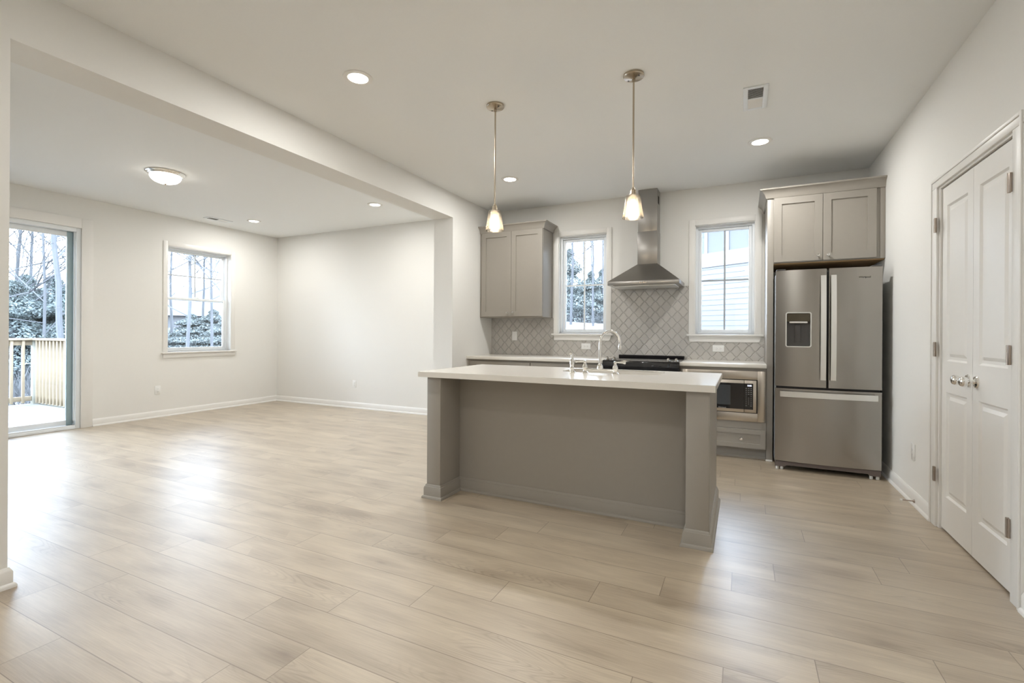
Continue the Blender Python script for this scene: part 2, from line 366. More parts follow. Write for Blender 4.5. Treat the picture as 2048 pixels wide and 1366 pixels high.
# ------------------------------------------------------------------ shell
PH = {-1: .116, 0: .854, 1: 1.037, 2: .644, 3: .916, 4: 1.20, 5: .245, 6: .640, 7: .918, 8: 1.215, 9: .148, 10: .609, 11: .765, 14: .145, 15: 1.246, 12: .33, 13: .95}
def build_floor():
    bm = bmesh.new(); uvl = bm.loops.layers.uv.new('plank'); cl = bm.loops.layers.float_color.new('board')
    rs = random.Random(3)
    k0 = int((YF-.925)//PW_)-1; k1 = int((YB+.1-.925)//PW_)+1
    for k in range(k0, k1+1):
        y0, y1 = .925+k*PW_, .925+(k+1)*PW_; ya, yb = max(y0, YF-.1), min(y1, YB+.1)
        if yb <= ya: continue
        ph = PH.get(k, rs.random()*PL_)
        x = ph-PL_*8
        while x < XR+.2:
            xa, xb = max(x, XL-.1), min(x+PL_, XR+.1); r = rs.random()
            if xb > xa:
                f = bm.faces.new([bm.verts.new(p) for p in ((xa, ya, 0), (xb, ya, 0), (xb, yb, 0), (xa, yb, 0))])
                for lp in f.loops:
                    lp[uvl].uv = (lp.vert.co.x-x, lp.vert.co.y-y0); lp[cl] = (r, r, r, 1)
            x += PL_
    for lo in ((XL-.1, YF-.1, XR+.1, YB+.1),):
        a = [bm.verts.new((lo[0], lo[1], -.12)), bm.verts.new((lo[2], lo[1], -.12)), bm.verts.new((lo[2], lo[3], -.12)), bm.verts.new((lo[0], lo[3], -.12))]
        t = [bm.verts.new((v.co.x, v.co.y, 0)) for v in a]
        bm.faces.new(a[::-1])
        for i in range(4): bm.faces.new((a[i], a[(i+1) % 4], t[(i+1) % 4], t[i]))
    me = bpy.data.meshes.new('floor'); bm.to_mesh(me); bm.free(); me.materials.append(M_floor)
    o = bpy.data.objects.new('floor', me); C.objects.link(o); struct(o)
build_floor()
struct(mb('ceiling', M_ceil, (XL-.14, XR+.14, YF-.14, YB+.14, ZC, ZC+.15)))
# windows: kitchen A, kitchen B on wall_back, living on wall_left, patio door on wall_left
KA = (-2.125, -1.503, 1.205, 2.44); KB = (-.492, .117, 1.205, 2.43)
LW = (3.992, 4.928, .910, 2.428); PD = (1.15, 3.004, 0.0, 2.47)
slab('wall_back', M_wall, 'Y', YB, YB+.14, XL-.14, XR+.14, 0, ZC, [KA, KB])
slab('wall_left', M_wall, 'X', XL, XL-.14, YF-.14, YB, 0, ZC, [LW, PD])
DO = (2.935, 3.873, 0, 2.135)   # closet doors opening
slab('wall_right', M_wall, 'X', XR, XR+.14, YF-.14, YB, 0, ZC, [DO])
struct(mb('wall_closet', M_dark, (XR+.16, XR+.2, 2.85, 3.95, 0, 2.2)))
slab('wall_front', M_wall, 'Y', YF, YF-.14, XL, XR, 0, ZC, [(-1.5, -.2, 0, 2.2)])  # doorway opens onto the added hallway
# unseen dim hallway behind the viewpoint, added to darken reflections in the steel
g = B(); g.box(-1.6, -.1, YF-3.6, YF-.141, -.01, 0); g.box(-1.6, -.1, YF-3.6, YF-.141, 2.3, 2.35); g.box(-1.65, -1.6, YF-3.6, YF-.141, 0, 2.3); g.box(-.1, -.05, YF-3.6, YF-.141, 0, 2.3); g.box(-1.65, -.05, YF-3.65, YF-3.6, 0, 2.35)
struct(g.build('wall_hall_added', mat('added_hall_paint', (.45, .43, .40), .8, noise=(20, .02, (1, 1, 1))), smooth=False))
# partition with the dropped beam: one continuous drywall mass (far stub, beam, near stub)
g = B(); pts = [(YF, 0), (YP, 0), (YP, ZB), (YS, ZB), (YS, 0), (YB, 0), (YB, ZC), (YF, ZC)]
g.prism([(XB2, y, z) for y, z in pts], (XB-XB2, 0, 0)); struct(g.build('wall_middle', M_wall, smooth=False))

BASE = [(0, 0), (.026, 0), (.026, .010), (.022, .018), (.015, .022), (.015, .074), (.010, .084), (.004, .094), (0, .094)]
def baseboard(name, path, material=M_trim, prof=BASE, parent=None):
    return B().sweep(path, prof).build(name, material, parent)
struct(baseboard('baseboard_left', [(XL, 3.122), (XL, YB)]))
struct(baseboard('baseboard_back', [(XL, YB), (XB2, YB)]))
struct(baseboard('baseboard_middle', [(XB2, YB), (XB2, YS), (XB, YS), (XB, 5.12)]))
struct(baseboard('baseboard_middle', [(XB, YF), (XB, YP), (XB2, YP), (XB2, YF)]))
struct(baseboard('baseboard_right', [(XR, YB), (XR, 3.965)]))
struct(baseboard('baseboard_right', [(XR, 2.842), (XR, YF)]))

# ------------------------------------------------------------------ windows and their trim
def casing_Y(n, W, parent=None):     # flat casing, stool and apron on wall_back
    x0, x1, z0, z1 = W; c = .062; y = YB
    t = B(); t.box(x0-c, x0, y-.016, y, z0, z1+c, .003); t.box(x1, x1+c, y-.016, y, z0, z1+c, .003); t.box(x0, x1, y-.016, y, z1, z1+c, .003)
    t.box(x0-c-.022, x1+c+.022, y-.045, y+.085, z0-.022, z0, .006)
    t.box(x0-.001, x0+.006, y-.001, y+.056, z0, z1); t.box(x1-.006, x1+.001, y-.001, y+.056, z0, z1); t.box(x0+.006, x1-.006, y-.001, y+.056, z1-.006, z1+.001)
    a, b_ = x0-c, x1+c
    t.prism([(a, y, z0-.022), (b_, y, z0-.022), (b_-.02, y, z0-.085), (a+.02, y, z0-.085)], (0, -.018, 0))
    return struct(t.build('trim_%d' % n, M_trim))
def window_Y(n, W, jl):
    x0, x1, z0, z1 = W; y = YB+.085
    root = bpy.data.objects.new('window_%d' % n, None); C.objects.link(root); root['kind'] = 'structure'; root.location = ((x0+x1)/2, y, z0); ORG[root.name] = tuple(root.location)
    f = B(); k = .03
    f.box(x0, x0+k, YB+.055, YB+.13, z0, z1, .003); f.box(x1-k, x1, YB+.055, YB+.13, z0, z1, .003); f.box(x0+k, x1-k, YB+.055, YB+.13, z1-k, z1, .003); f.box(x0+k, x1-k, YB+.055, YB+.13, z0, z0+.02, .003)
    f.build('window_frame', M_vinyl, root)
    a0, a1, c0, c1 = x0+k, x1-k, z0+.02, z1-k; s_ = .034
    f = B()
    for q in ((a0, a0+s_, c0, c1), (a1-s_, a1, c0, c1), (a0+s_, a1-s_, c1-s_, c1), (a0+s_, a1-s_, c0, c0+s_)): f.box(q[0], q[1], y, y+.04, q[2], q[3], .004)
    f.build('sash', M_vinyl, root)
    mx_, mz = (a0+a1)/2+.0, (c0+c1)/2
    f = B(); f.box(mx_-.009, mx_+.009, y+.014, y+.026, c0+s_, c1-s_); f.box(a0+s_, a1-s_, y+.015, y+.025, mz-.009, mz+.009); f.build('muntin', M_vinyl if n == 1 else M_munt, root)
    mb('glass_pane', M_glass, (a0+s_-.002, a1-s_+.002, y+.027, y+.031, c0+s_-.002, c1-s_+.002), parent=root)
casing_Y(1, KA); casing_Y(2, KB); window_Y(1, KA, 1); window_Y(2, KB, 1)
# living room double-hung window
def living_window():
    y0, y1, z0, z1 = LW; x = XL-.105
    t = B(); c = .062
    t.box(XL, XL+.010, y0-c, y0, z0, z1+c, .003); t.box(XL, XL+.010, y1, y1+c, z0, z1+c, .003); t.box(XL, XL+.010, y0, y1, z1, z1+c, .003)
    t.box(XL-.097, XL+.001, y0-.001, y0+.006, z0, z1); t.box(XL-.097, XL+.001, y1-.006, y1+.001, z0, z1); t.box(XL-.097, XL+.001, y0+.006, y1-.006, z1-.006, z1+.001)
    t.box(XL-.095, XL+.045, y0-c-.022, y1+c+.022, z0-.022, z0, .006); t.box(XL, XL+.016, y0-c, y1+c, z0-.085, z0-.022, .004)
    struct(t.build('trim_3', M_trim))
    root = bpy.data.objects.new('window_3', None); C.objects.link(root); root['kind'] = 'structure'; root.location = (x, y0, z0); ORG[root.name] = tuple(root.location)
    f = B(); k = .03
    f.box(x-.075, x+.01, y0, y0+k, z0, z1, .003); f.box(x-.075, x+.01, y1-k, y1, z0, z1, .003); f.box(x-.075, x+.01, y0+k, y1-k, z1-k, z1, .003); f.box(x-.075, x+.01, y0+k, y1-k, z0, z0+.025, .003)
    f.build('window_frame', M_vinyl, root)
    a0, a1, c0, c1 = y0+k, y1-k, z0+.025, z1-k; mid = 1.675; s_ = .034
    def sash(name, xa, lo, hi, mun):
        f = B()
        for q in ((a0, a0+s_, lo, hi), (a1-s_, a1, lo, hi), (a0+s_, a1-s_, hi-s_, hi), (a0+s_, a1-s_, lo, lo+s_)): f.box(xa-.032, xa, q[0], q[1], q[2], q[3], .004)
        p = f.build(name, M_vinyl, root)
        if mun:
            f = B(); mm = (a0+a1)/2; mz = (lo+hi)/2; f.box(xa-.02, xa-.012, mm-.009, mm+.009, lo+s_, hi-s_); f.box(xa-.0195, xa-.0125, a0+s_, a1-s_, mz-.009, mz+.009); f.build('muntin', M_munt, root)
        mb('glass_pane', M_glass, (xa-.025, xa-.021, a0+s_-.002, a1-s_+.002, lo+s_-.002, hi-s_+.002), parent=root)
    sash('upper_sash', x-.038, mid-.01, c1, True); sash('lower_sash', x, c0, mid+.03, False)
    mb('sash_lock', M_vinyl, (x-.03, x+.0, (a0+a1)/2-.03, (a0+a1)/2+.03, mid+.03, mid+.045), parent=root)
living_window()
# patio sliding door
def patio_door():
    y0, y1, z0, z1 = PD; x = XL
    t = B(); t.box(XL, XL+.016, y1, y1+.118, 0, z1+.118, .003); t.box(XL, XL+.016, y0-.118, y0, 0, z1+.118, .003); t.box(XL, XL+.016, y0, y1, z1, z1+.118, .003)
    struct(t.build('trim_4', M_trim))
    root = bpy.data.objects.new('door_1', None); C.objects.link(root); root['kind'] = 'structure'; root.location = (x-.07, y0, 0); ORG[root.name] = tuple(root.location)
    f = B(); k = .045
    f.box(x-.135, x-.005, y1-k, y1, 0, z1, .003); f.box(x-.135, x-.005, y0, y0+k, 0, z1, .003); f.box(x-.135, x-.005, y0+k, y1-k, z1-.05, z1, .003)
    f.box(x-.05, x-.03, y1-k-.012, y1-k, .1, z1-.05)
    f.build('door_frame', M_vinyl, root)
    f = B(); f.box(x-.135, x-.005, y0+k, y1-k, .001, .03, .003); f.box(x-.075, x-.068, y0+k, y1-k, .03, .045); f.box(x-.02, x-.012, y0+k, y1-k, .03, .05); f.build('threshold_track', M_vinyl, root)
    ym = (y0+y1)/2
    def leaf(xa, a, b_, stile):
        f = B(); s_ = .062
        f.box(xa-.035, xa, a+s_, b_-s_, .045, .11, .004); f.box(xa-.035, xa, a+s_, b_-s_, z1-.112, z1-.05, .004); f.box(xa-.035, xa, a, a+s_, .045, z1-.05, .004)
        p = f.build('door_panel', M_vinyl, root)
        f = B(); f.box(xa-.035, xa, b_-s_, b_, .045, z1-.05, .004); f.build('stile', stile, p)
        mb('glass_pane', M_glass, (xa-.02, xa-.015, a+s_-.003, b_-s_+.003, .108, z1-.11), parent=p)
    leaf(x-.075, ym-.03, y1-k-.002, M_doorg); leaf(x-.03, y0+k+.002, ym+.035, M_vinyl)
    mb('track_bumper', M_black, (x-.05, x-.02, y1-k-.07, y1-k-.002, .04, .052), parent=root)
patio_door()

# ------------------------------------------------------------------ closet double doors on the right wall
def closet():
    y0, y1, _, z1 = DO
    t = B(); c = .092
    CAS = [(0, 0), (.018, 0), (.018, .02), (.012, .045), (.012, .075), (.006, .092), (0, .092)]
    for (a, b_, zt) in ((y1, y1+c, z1+.058), (y0-c, y0, z1+.058)):
        t.box(XR-.018, XR, a, b_, 0, z1, .004); 
    t.box(XR-.018, XR, y0-c, y1+c, z1, z1+.058, .004)
    t.box(XR-.024, XR-.017, y1+c-.018, y1+c, 0, z1+.058, .003); t.box(XR-.024, XR-.017, y0-c, y0-c+.018, 0, z1+.058, .003); t.box(XR-.024, XR-.017, y0-c+.018, y1+c-.018, z1+.04, z1+.058, .003)
    t.box(XR-.004, XR+.13, y1-.018, y1, 0, z1); t.box(XR-.004, XR+.13, y0, y0+.018, 0, z1); t.box(XR-.004, XR+.13, y0+.018, y1-.018, z1-.012, z1)
    struct(t.build('trim_5', M_trim))
    ym = 3.41; zb, zt = .014, 2.116; xd = XR+.008
    R = [(.010, -.010), (.026, -.010), (.044, -.002)]
    def leaf(n, a, b_, hy, kn, hs):
        root = bpy.data.objects.new('door_%d' % n, None); C.objects.link(root); root['kind'] = 'structure'; root.location = (xd, a, 0); ORG[root.name] = tuple(root.location)
        w_ = b_-a
        # door face looks to -X ; U runs toward -Y so that U x V = N
        pan = [(.118, .205, w_-.050-.0 if False else w_-.118, .845), (.118, 1.03, w_-.118, 1.985)]
        pan = [(.072, .205, w_-.072, .845), (.072, 1.035, w_-.072, 1.985)]
        g = B(); g.door((xd, b_, zb), (0, -1, 0), (0, 0, 1), (-1, 0, 0), w_, zt-zb, .035, pan, R)
        g.build('door_slab', M_trim, root, smooth=False)
        for z in hs:
            h = B(); h.lathe([(.0, -.045), (.007, -.045), (.007, -.017), (.0062, -.016), (.007, -.015), (.007, .015), (.0062, .016), (.007, .017), (.007, .045), (0, .045)], (XR-.024, hy, z), 'Z', 12)
            h.box(XR-.0285, XR-.019, hy-.017 if hy < ym else hy, hy if hy < ym else hy+.017, z-.044, z+.044, .001)
            h.box(XR-.022, XR-.019, hy if hy < ym else hy-.012, hy+.012 if hy < ym else hy, z-.044, z+.044, .001)
            h.build('hinge', M_hinge, root)
        k = B(); k.lathe([(0, 0), (.033, 0), (.033, -.004), (.029, -.009), (.013, -.012), (.011, -.016), (.0105, -.03), (.015, -.036), (.0235, -.042), (.0275, -.052), (.0275, -.06), (.023, -.069), (.014, -.0745), (0, -.076)], (xd, kn, .957), 'X', 32)
        k.build('door_knob', M_chrome, root)
        # ball catch on the top edge
        mb('ball_catch', M_hinge, (xd+.004, xd+.022, (b_-.09 if n == 3 else a+.03) if False else (a+.03 if kn > ym else b_-.07), (a+.07 if kn > ym else b_-.03), zt-.001, zt+.006), parent=root)
    leaf(2, ym+.0015, 3.853, 3.866, 3.463, (1.897, 1.117, .335)); leaf(3, 2.956, ym-.0015, 2.943, 3.357, (1.900, 1.116, .331))
closet()
def door_stop():
    r = thing('door_stop', 'thin brushed metal door stop with white tip screwed to the right baseboard', 'door stop', (1.097, 4.275, .034))
    g = B(); g.lathe([(0, 0), (.0125, 0), (.0125, -.003), (.008, -.009), (.0045, -.014), (.004, -.07), (0, -.07)], (1.0975, 4.275, .034), 'X', 20); g.build('rod', M_hinge, r)
    g = B(); g.lathe([(0, -.069), (.0065, -.069), (.007, -.08), (.005, -.083), (0, -.083)], (1.0975, 4.275, .034), 'X', 16); g.build('rubber_tip', M_rubber, r)
door_stop()

# ------------------------------------------------------------------ outlets and switch
def plate(name, label, c, nrm, horiz, kind='outlet', group=None, cat='outlet'):
    """c: centre on the wall surface; nrm: one of '-Y','+X','-X'"""
    r = thing(name, label, cat, c, group)
    w_, h_ = (.118, .073) if horiz else (.073, .118)
    def bx(b, u0, u1, v0, v1, d0, d1, bev=0):
        if nrm == '-Y': b.box(c[0]+u0, c[0]+u1, c[1]-d1, c[1]-d0, c[2]+v0, c[2]+v1, bev)
        elif nrm == '+X': b.box(c[0]+d0, c[0]+d1, c[1]+u0, c[1]+u1, c[2]+v0, c[2]+v1, bev)
        else: b.box(c[0]-d1, c[0]-d0, c[1]+u0, c[1]+u1, c[2]+v0, c[2]+v1, bev)
        return b
    bx(B(), -w_/2, w_/2, -h_/2, h_/2, 0.0, .006, .0025).build('wall_plate', M_plate, r)
    iw, ih = (.068, .034) if horiz else (.034, .068)
    bx(B(), -iw/2, iw/2, -ih/2, ih/2, .005, .0085, .001).build('rocker' if kind == 'switch' else 'receptacle', M_plate, r)
    S = []
    if kind != 'switch':
        for q in (-.018, .018):
            for d in (-.006, .006): S.append((q-.004, q+.004, d-.001, d+.001))
            S.append((q+.007, q+.011, -.002, .002))
    if not horiz: S = [(c_, d_, -b_, -a_) for a_, b_, c_, d_ in S]
    for a_, b_, c_, d_ in S: bx(B(), a_, b_, c_, d_, .008, .0088).build('slot', M_slot, r)
YT = YB-.009
plate('wall_switch', 'white upright wall switch on the tiled backsplash under the left wall cabinet', (-2.74, YT, 1.168), '-Y', False, 'switch', cat='switch')
plate('wall_outlet', 'white sideways outlet on the backsplash under the left kitchen window', (-1.757, YT, 1.047), '-Y', True)
plate('wall_outlet', 'white sideways outlet on the backsplash under the right kitchen window', (-.243, YT, 1.048), '-Y', True)
plate('wall_outlet', 'white upright outlet low on the wall under the living area window', (XL, 3.87, .382), '+X', False)
plate('wall_outlet', 'white upright outlet low on the blank far wall of the living area', (-5.566, YB, .382), '-Y', False)
plate('wall_outlet', 'white upright outlet low on the right wall beside the double doors', (XR, 4.36, .365), '-X', False)

# ------------------------------------------------------------------ backsplash
g = B(); y0 = YB-.009
g.box(-3.092, KA[0]-.063, y0, YB-.0005, CT, 1.405)
g.box(KA[0]-.063, KB[1]+.063, y0, YB-.0005, CT, 1.118)
g.box(KA[1]+.063, KB[0]-.063, y0, YB-.0005, 1.118, 1.755)
g.box(KB[1]+.063, .204, y0, YB-.0005, CT, 1.118)
tag(g.build('tile_backsplash', M_tile, smooth=False), 'grey lantern-shaped tile backsplash behind the range and counters', 'backsplash')

# ------------------------------------------------------------------ cabinets
SH = [(.001, -.011)]
def shaker(parent, x0, x1, z0, z1, yf, name='door', rail=.062, knob=None, mt=None):
    yf -= .0195; g = B(); g.door((x0, yf, z0), (1, 0, 0), (0, 0, 1), (0, -1, 0), x1-x0, z1-z0, .019, [(rail, rail, x1-x0-rail, z1-z0-rail)], SH)
    d = g.build(name, mt or M_cab, parent, smooth=False)
    for k in (knob or []):
        q = B(); q.lathe([(0, 0), (.007, 0), (.006, -.004), (.005, -.012), (.009, -.016), (.0145, -.020), (.0155, -.026), (.013, -.030), (0, -.032)], (k[0], yf, k[1]), 'Y', 20)
        q.build('knob', M_chrome, d)
    return d
CROWN = [(0, 0), (.008, 0), (.012, .010), (.016, .026), (.026, .048), (.044, .066), (.058, .074), (.060, .086), (0, .086)]
# upper left
def upper_left():
    r = thing('wall_cabinet', 'grey two-door wall cabinet left of the left kitchen window', 'cabinet', (-2.65, 5.6, 1.405))
    x0, x1, yf = XB+.0005, -2.208, 5.44
    mb('body', M_cab, (x0, x1, yf, YB-.001, 1.405, 2.50), parent=r, bev=.001)
    shaker(r, -3.062, -2.637, 1.418, 2.492, yf-.0005, knob=[(-2.678, 1.462)])
    shaker(r, -2.633, -2.212, 1.418, 2.492, yf-.0005, knob=[(-2.600, 1.462)])
    B().sweep([(x0, yf-.004), (x1+.004, yf-.004), (x1+.004, YB-.001)], CROWN, 2.494).build('crown_moulding', M_cab, r)
upper_left()
def fridge_cab():
    r = thing('fridge_surround_cabinet', 'grey tall side panel and two-door cabinet framing the refrigerator', 'cabinet', (.66, 5.4, 0))
    yf = 5.155
    mb('side_panel', M_cab, (.205, .258, yf, YB-.001, .0, 2.50), parent=r, bev=.001)
    mb('body', M_cab, (.2585, XR-.001, yf, YB-.001, 1.878, 2.50), parent=r, bev=.001)
    mb('underside', M_cabin, (.262, XR-.004, yf+.02, YB-.002, 1.868, 1.8778), parent=r)
    mb('filler_strip', M_cab, (1.075, XR-.001, yf-.006, yf-.0005, 1.878, 2.50), parent=r, bev=.001)
    shaker(r, .262, .648, 1.886, 2.490, yf-.0005, knob=[(.612, 1.930)])
    shaker(r, .652, 1.046, 1.886, 2.490, yf-.0005, knob=[(.690, 1.930)])
    B().sweep([(XR-.001, yf-.004)]*0+[(.201, YB-.001), (.201, yf-.004), (XR-.001, yf-.004)][::1], CROWN, 2.494).build('crown_moulding', M_cab, r)
    mb('base_shoe', M_trim, (.200, .258, yf-.012, yf-.0005, .0, .016), parent=r, bev=.003)
fridge_cab()
def base_left():
    yf = 5.155
    for nm, x0, x1, lab in (('base_cabinet', XB+.001, -2.243, 'grey base cabinet under the back counter, nearest the partition wall'), ('base_cabinet', -2.2425, -1.362, 'grey base cabinet under the back counter, left of the range')):
        r = thing(nm, lab, 'cabinet', ((x0+x1)/2, 5.4, 0))
        mb('body', M_cab, (x0, x1, yf, YB-.012, .10, .884), (x0, x1, yf+.07, YB-.012, .0, .10), parent=r)
        f = .055 if x0 < -3 else .006
        shaker(r, x0+f, x1-.004, .70, .858, yf-.0005, 'drawer', .045, [((x0+f+x1)/2, .78)])
        mm = (x0+f+x1)/2
        shaker(r, x0+f, mm-.002, .115, .690, yf-.0005, knob=[(mm-.04, .64)]); shaker(r, mm+.002, x1-.004, .115, .690, yf-.0005, knob=[(mm+.04, .64)])
base_left()
def counters():
    g = B(); g.box(XB+.001, -1.358, 5.098, YB-.0095, .884, CT, .003)
    tag(g.build('countertop', M_quartz), 'white quartz countertop along the back wall, left of the range', 'countertop')
    g = B(); g.box(-.574, .2045, 5.098, YB-.0095, .884, CT, .003)
    tag(g.build('countertop', M_quartz), 'white quartz countertop above the built-in microwave, right of the range', 'countertop')
counters()
def micro_cab():
    yf = 5.150
    r = thing('microwave_cabinet', 'grey base cabinet holding the built-in microwave above a shallow drawer', 'cabinet', (-.18, 5.4, 0))
    g = B(); x0, x1 = -.574, .2035
    g.box(x0, x1, yf, YB-.012, .10, .40); g.box(x0, x1, yf, YB-.012, .83, .884); g.box(x0, x0+.05, yf, YB-.012, .40, .83); g.box(x1-.04, x1, yf, YB-.012, .40, .83)
    g.box(x0, x1, yf+.55, YB-.012, .4, .83); g.box(x0, x1, yf+.07, YB-.012, 0, .10)
    g.build('body', M_cab, r)
    mb('toe_kick_shoe', M_cab, (x0, x1, yf+.055, yf+.0695, 0, .018), parent=r)
    mb('rail_trim', M_cab, (x0+.005, .17, yf-.004, yf-.0005, .296, .345), parent=r)
    shaker(r, x0+.006, .198, .112, .288, yf-.0005, 'drawer', .042, [(-.36, .200), (-.011, .200)])
    # microwave, built in
    q = thing('microwave', 'stainless steel built-in microwave with black glass door in the base cabinet', 'microwave', (-.18, yf, .4))
    zt, zb = .852, .366
    g = B(); a0, a1, c0, c1 = -.497, .130, .446, .770
    for bx in ((-.563, a0, zb, zt), (a1, .197, zb, zt), (a0, a1, c1, zt), (a0, a1, zb, c0)): g.box(bx[0], bx[1], yf-.016, yf-.0008, bx[2], bx[3], .0008)
    g.build('trim_kit', M_steelh, q)
    mb('cavity', M_black, (a0+.001, a1-.001, yf-.0005+.0, yf+.45, c0+.001, c1-.001), parent=q)
    xs = .014; a0 += .006; a1 -= .010; c0 += .008; c1 -= .007
    d = mb('door', M_steelh, (a0, xs-.001, yf-.030, yf-.002, c0, c1), parent=q, bev=.002)
    mb('door_glass', M_blackg, (a0+.028, xs-.001, yf-.0315, yf-.030, c0+.030, c1-.030), parent=d)
    mb('window', mat('microwave_window', (.05, .055, .06), .04, spec=.8, noise=(3, .02, (1, 1, 1))), (a0+.06, -.105, yf-.0322, yf-.0316, c0+.066, c1-.05), parent=d)
    p = mb('control_panel', M_steelh, (xs+.001, a1, yf-.030, yf-.002, c0, c1), parent=q, bev=.002)
    mb('panel_glass', M_blackg, (xs+.001, a1-.028, yf-.0315, yf-.030, c0+.030, c1-.030), parent=p)
    k = B(); rs = random.Random(5)
    for i in range(10):
        z = .686-i*.0185
        for j, xx in enumerate((.032, .053, .074)):
            if j == 1 and i in (4, 9): continue
            ww = .0055 if i < 4 else (.0028 if i < 9 else .005)
            k.box(xx-ww, xx+ww, yf-.0320, yf-.0316, z-.0016, z+.0016)
    k.build('keypad_print', M_ink, p)
    def text(s, x, y, z, size, M_, par, name):
        cu = bpy.data.curves.new(name, 'FONT'); cu.body = s; cu.size = size; cu.align_x = 'CENTER'; cu.align_y = 'CENTER'; cu.extrude = .0003
        t = bpy.data.objects.new('tmp', cu); C.objects.link(t); dg = bpy.context.evaluated_depsgraph_get(); me = bpy.data.meshes.new_from_object(t.evaluated_get(dg)); bpy.data.objects.remove(t)
        me.transform(Matrix.Translation((x, y, z)) @ Matrix.Rotation(PI/2, 4, 'X')); me.materials.clear(); me.materials.append(M_)
        o = bpy.data.objects.new(name, me); C.objects.link(o); o.parent = par; o.location = -Vector(ORG.get(q.name if par in (p, d, q) else par.name, (0, 0, 0))) if par is q else (0, 0, 0)
        return o
    globals()['text3d'] = text
    text('8:00', .060, yf-.0322, .712, .021, M_disp, p, 'clock_digits')
    text('Whirlpool', -.180, yf-.0322, .490, .017, M_ink, d, 'brand_lettering')
micro_cab()

# ------------------------------------------------------------------ range
def range_():
    x0, x1 = -1.355, -.5775
    r = thing('range', 'black slide-in electric range with grey knobs set between the back counters', 'range', (-.966, 5.4, 0))
    mb('body', M_black, (x0, x1, 5.12, YB-.03, .0, .905), parent=r, bev=.003)
    g = B(); g.box(x0-.004, x1+.004, 5.20, YB-.05, .905, .926, .003); g.build('cooktop_glass', M_blackg, r)
    # slanted front control fascia
    g = B(); g.prism([(x0-.004, 5.20, .926), (x0-.004, 5.06, .921), (x0-.004, 5.055, .905), (x0-.004, 5.062, .80), (x0-.004, 5.12, .80), (x0-.004, 5.20, .90)], (x1-x0+.008, 0, 0)); g.build('control_fascia', M_blackg, r)
    for x in (-1.328, -1.252, -.690, -.612):
        k = B(); k.lathe([(0, 0), (.021, 0), (.021, .006), (.016, .010), (.0145, .024), (.012, .028), (0, .028)], (x, 5.135, .9235), 'Z', 24); k.box(x-.003, x+.003, 5.118, 5.150, .949, .957, .001)
        k.build('control_knob', M_steel, r)
    g = B(); g.prism([(x0+.02, 5.705, .926), (x0+.02, 5.700, .948), (x0+.02, 5.710, .956), (x0+.02, YB-.012, .956), (x0+.02, YB-.012, .926)], (x1-x0-.04, 0, 0)); g.build('rear_vent_rail', M_black, r)
    d = B(); d.box(x0+.004, x1-.004, 5.078, 5.119, .21, .785, .004); d = d.build('oven_door', M_blackg, r)
    h = B(); h.tube([(x0+.05, 5.035, .745), (x1-.05, 5.035, .745)], .011); 
    for x in (x0+.07, x1-.07): h.box(x-.01, x+.01, 5.035, 5.08, .737, .753, .002)
    h.build('oven_handle', M_steelh, d)
    mb('storage_drawer', M_black, (x0+.004, x1-.004, 5.085, 5.119, .05, .20), parent=r, bev=.003)
range_()

# ------------------------------------------------------------------ hood
def hood():
    r = thing('range_hood', 'stainless steel chimney range hood above the range', 'range hood', (-.985, 5.6, 1.74))
    x0, x1, y0, y1 = -1.367, -.603, 5.275, YB-.010
    mb('rim', M_hood, (x0, x1, y0, y1, 1.742, 1.784), parent=r, bev=.0015)
    a0, a1, b0 = -1.092, -.872, 5.555
    g = B(); lo = [(x0, y0, 1.784), (x1, y0, 1.784), (x1, y1, 1.784), (x0, y1, 1.784)]; hi = [(a0-.002, b0-.002, 2.0), (a1+.002, b0-.002, 2.0), (a1+.002, y1, 2.0), (a0-.002, y1, 2.0)]
    g.poly(lo[::-1]); g.poly(hi)
    for i in range(4): g.poly([lo[i], lo[(i+1) % 4], hi[(i+1) % 4], hi[i]])
    g.build('canopy', M_hood, r, smooth=False)
    mb('chimney_lower', M_hood, (a0, a1, b0, y1, 2.0, 2.372), parent=r, bev=.001)
    g = B(); g.box(a0+.004, a1-.004, b0+.004, y1, 2.372, ZC-.001, .001); g.build('chimney_upper', M_hood, r)
    mb('side_vent', M_dark, (a1-.0045, a1-.0035, b0+.05, b0+.13, 2.69, 2.78), parent=r)
    for i in range(4):
        b = B(); b.lathe([(0, 0), (.0065, 0), (.0065, -.004), (0, -.004)], (-1.008+i*.021, y0, 1.763), 'Y', 14); b.build('button', M_nickel, r)
    g = B(); g.box(x0+.05, x1-.05, y0+.06, y1-.06, 1.730, 1.7418, .002); g.build('filter_panel', M_handle, r)
hood()

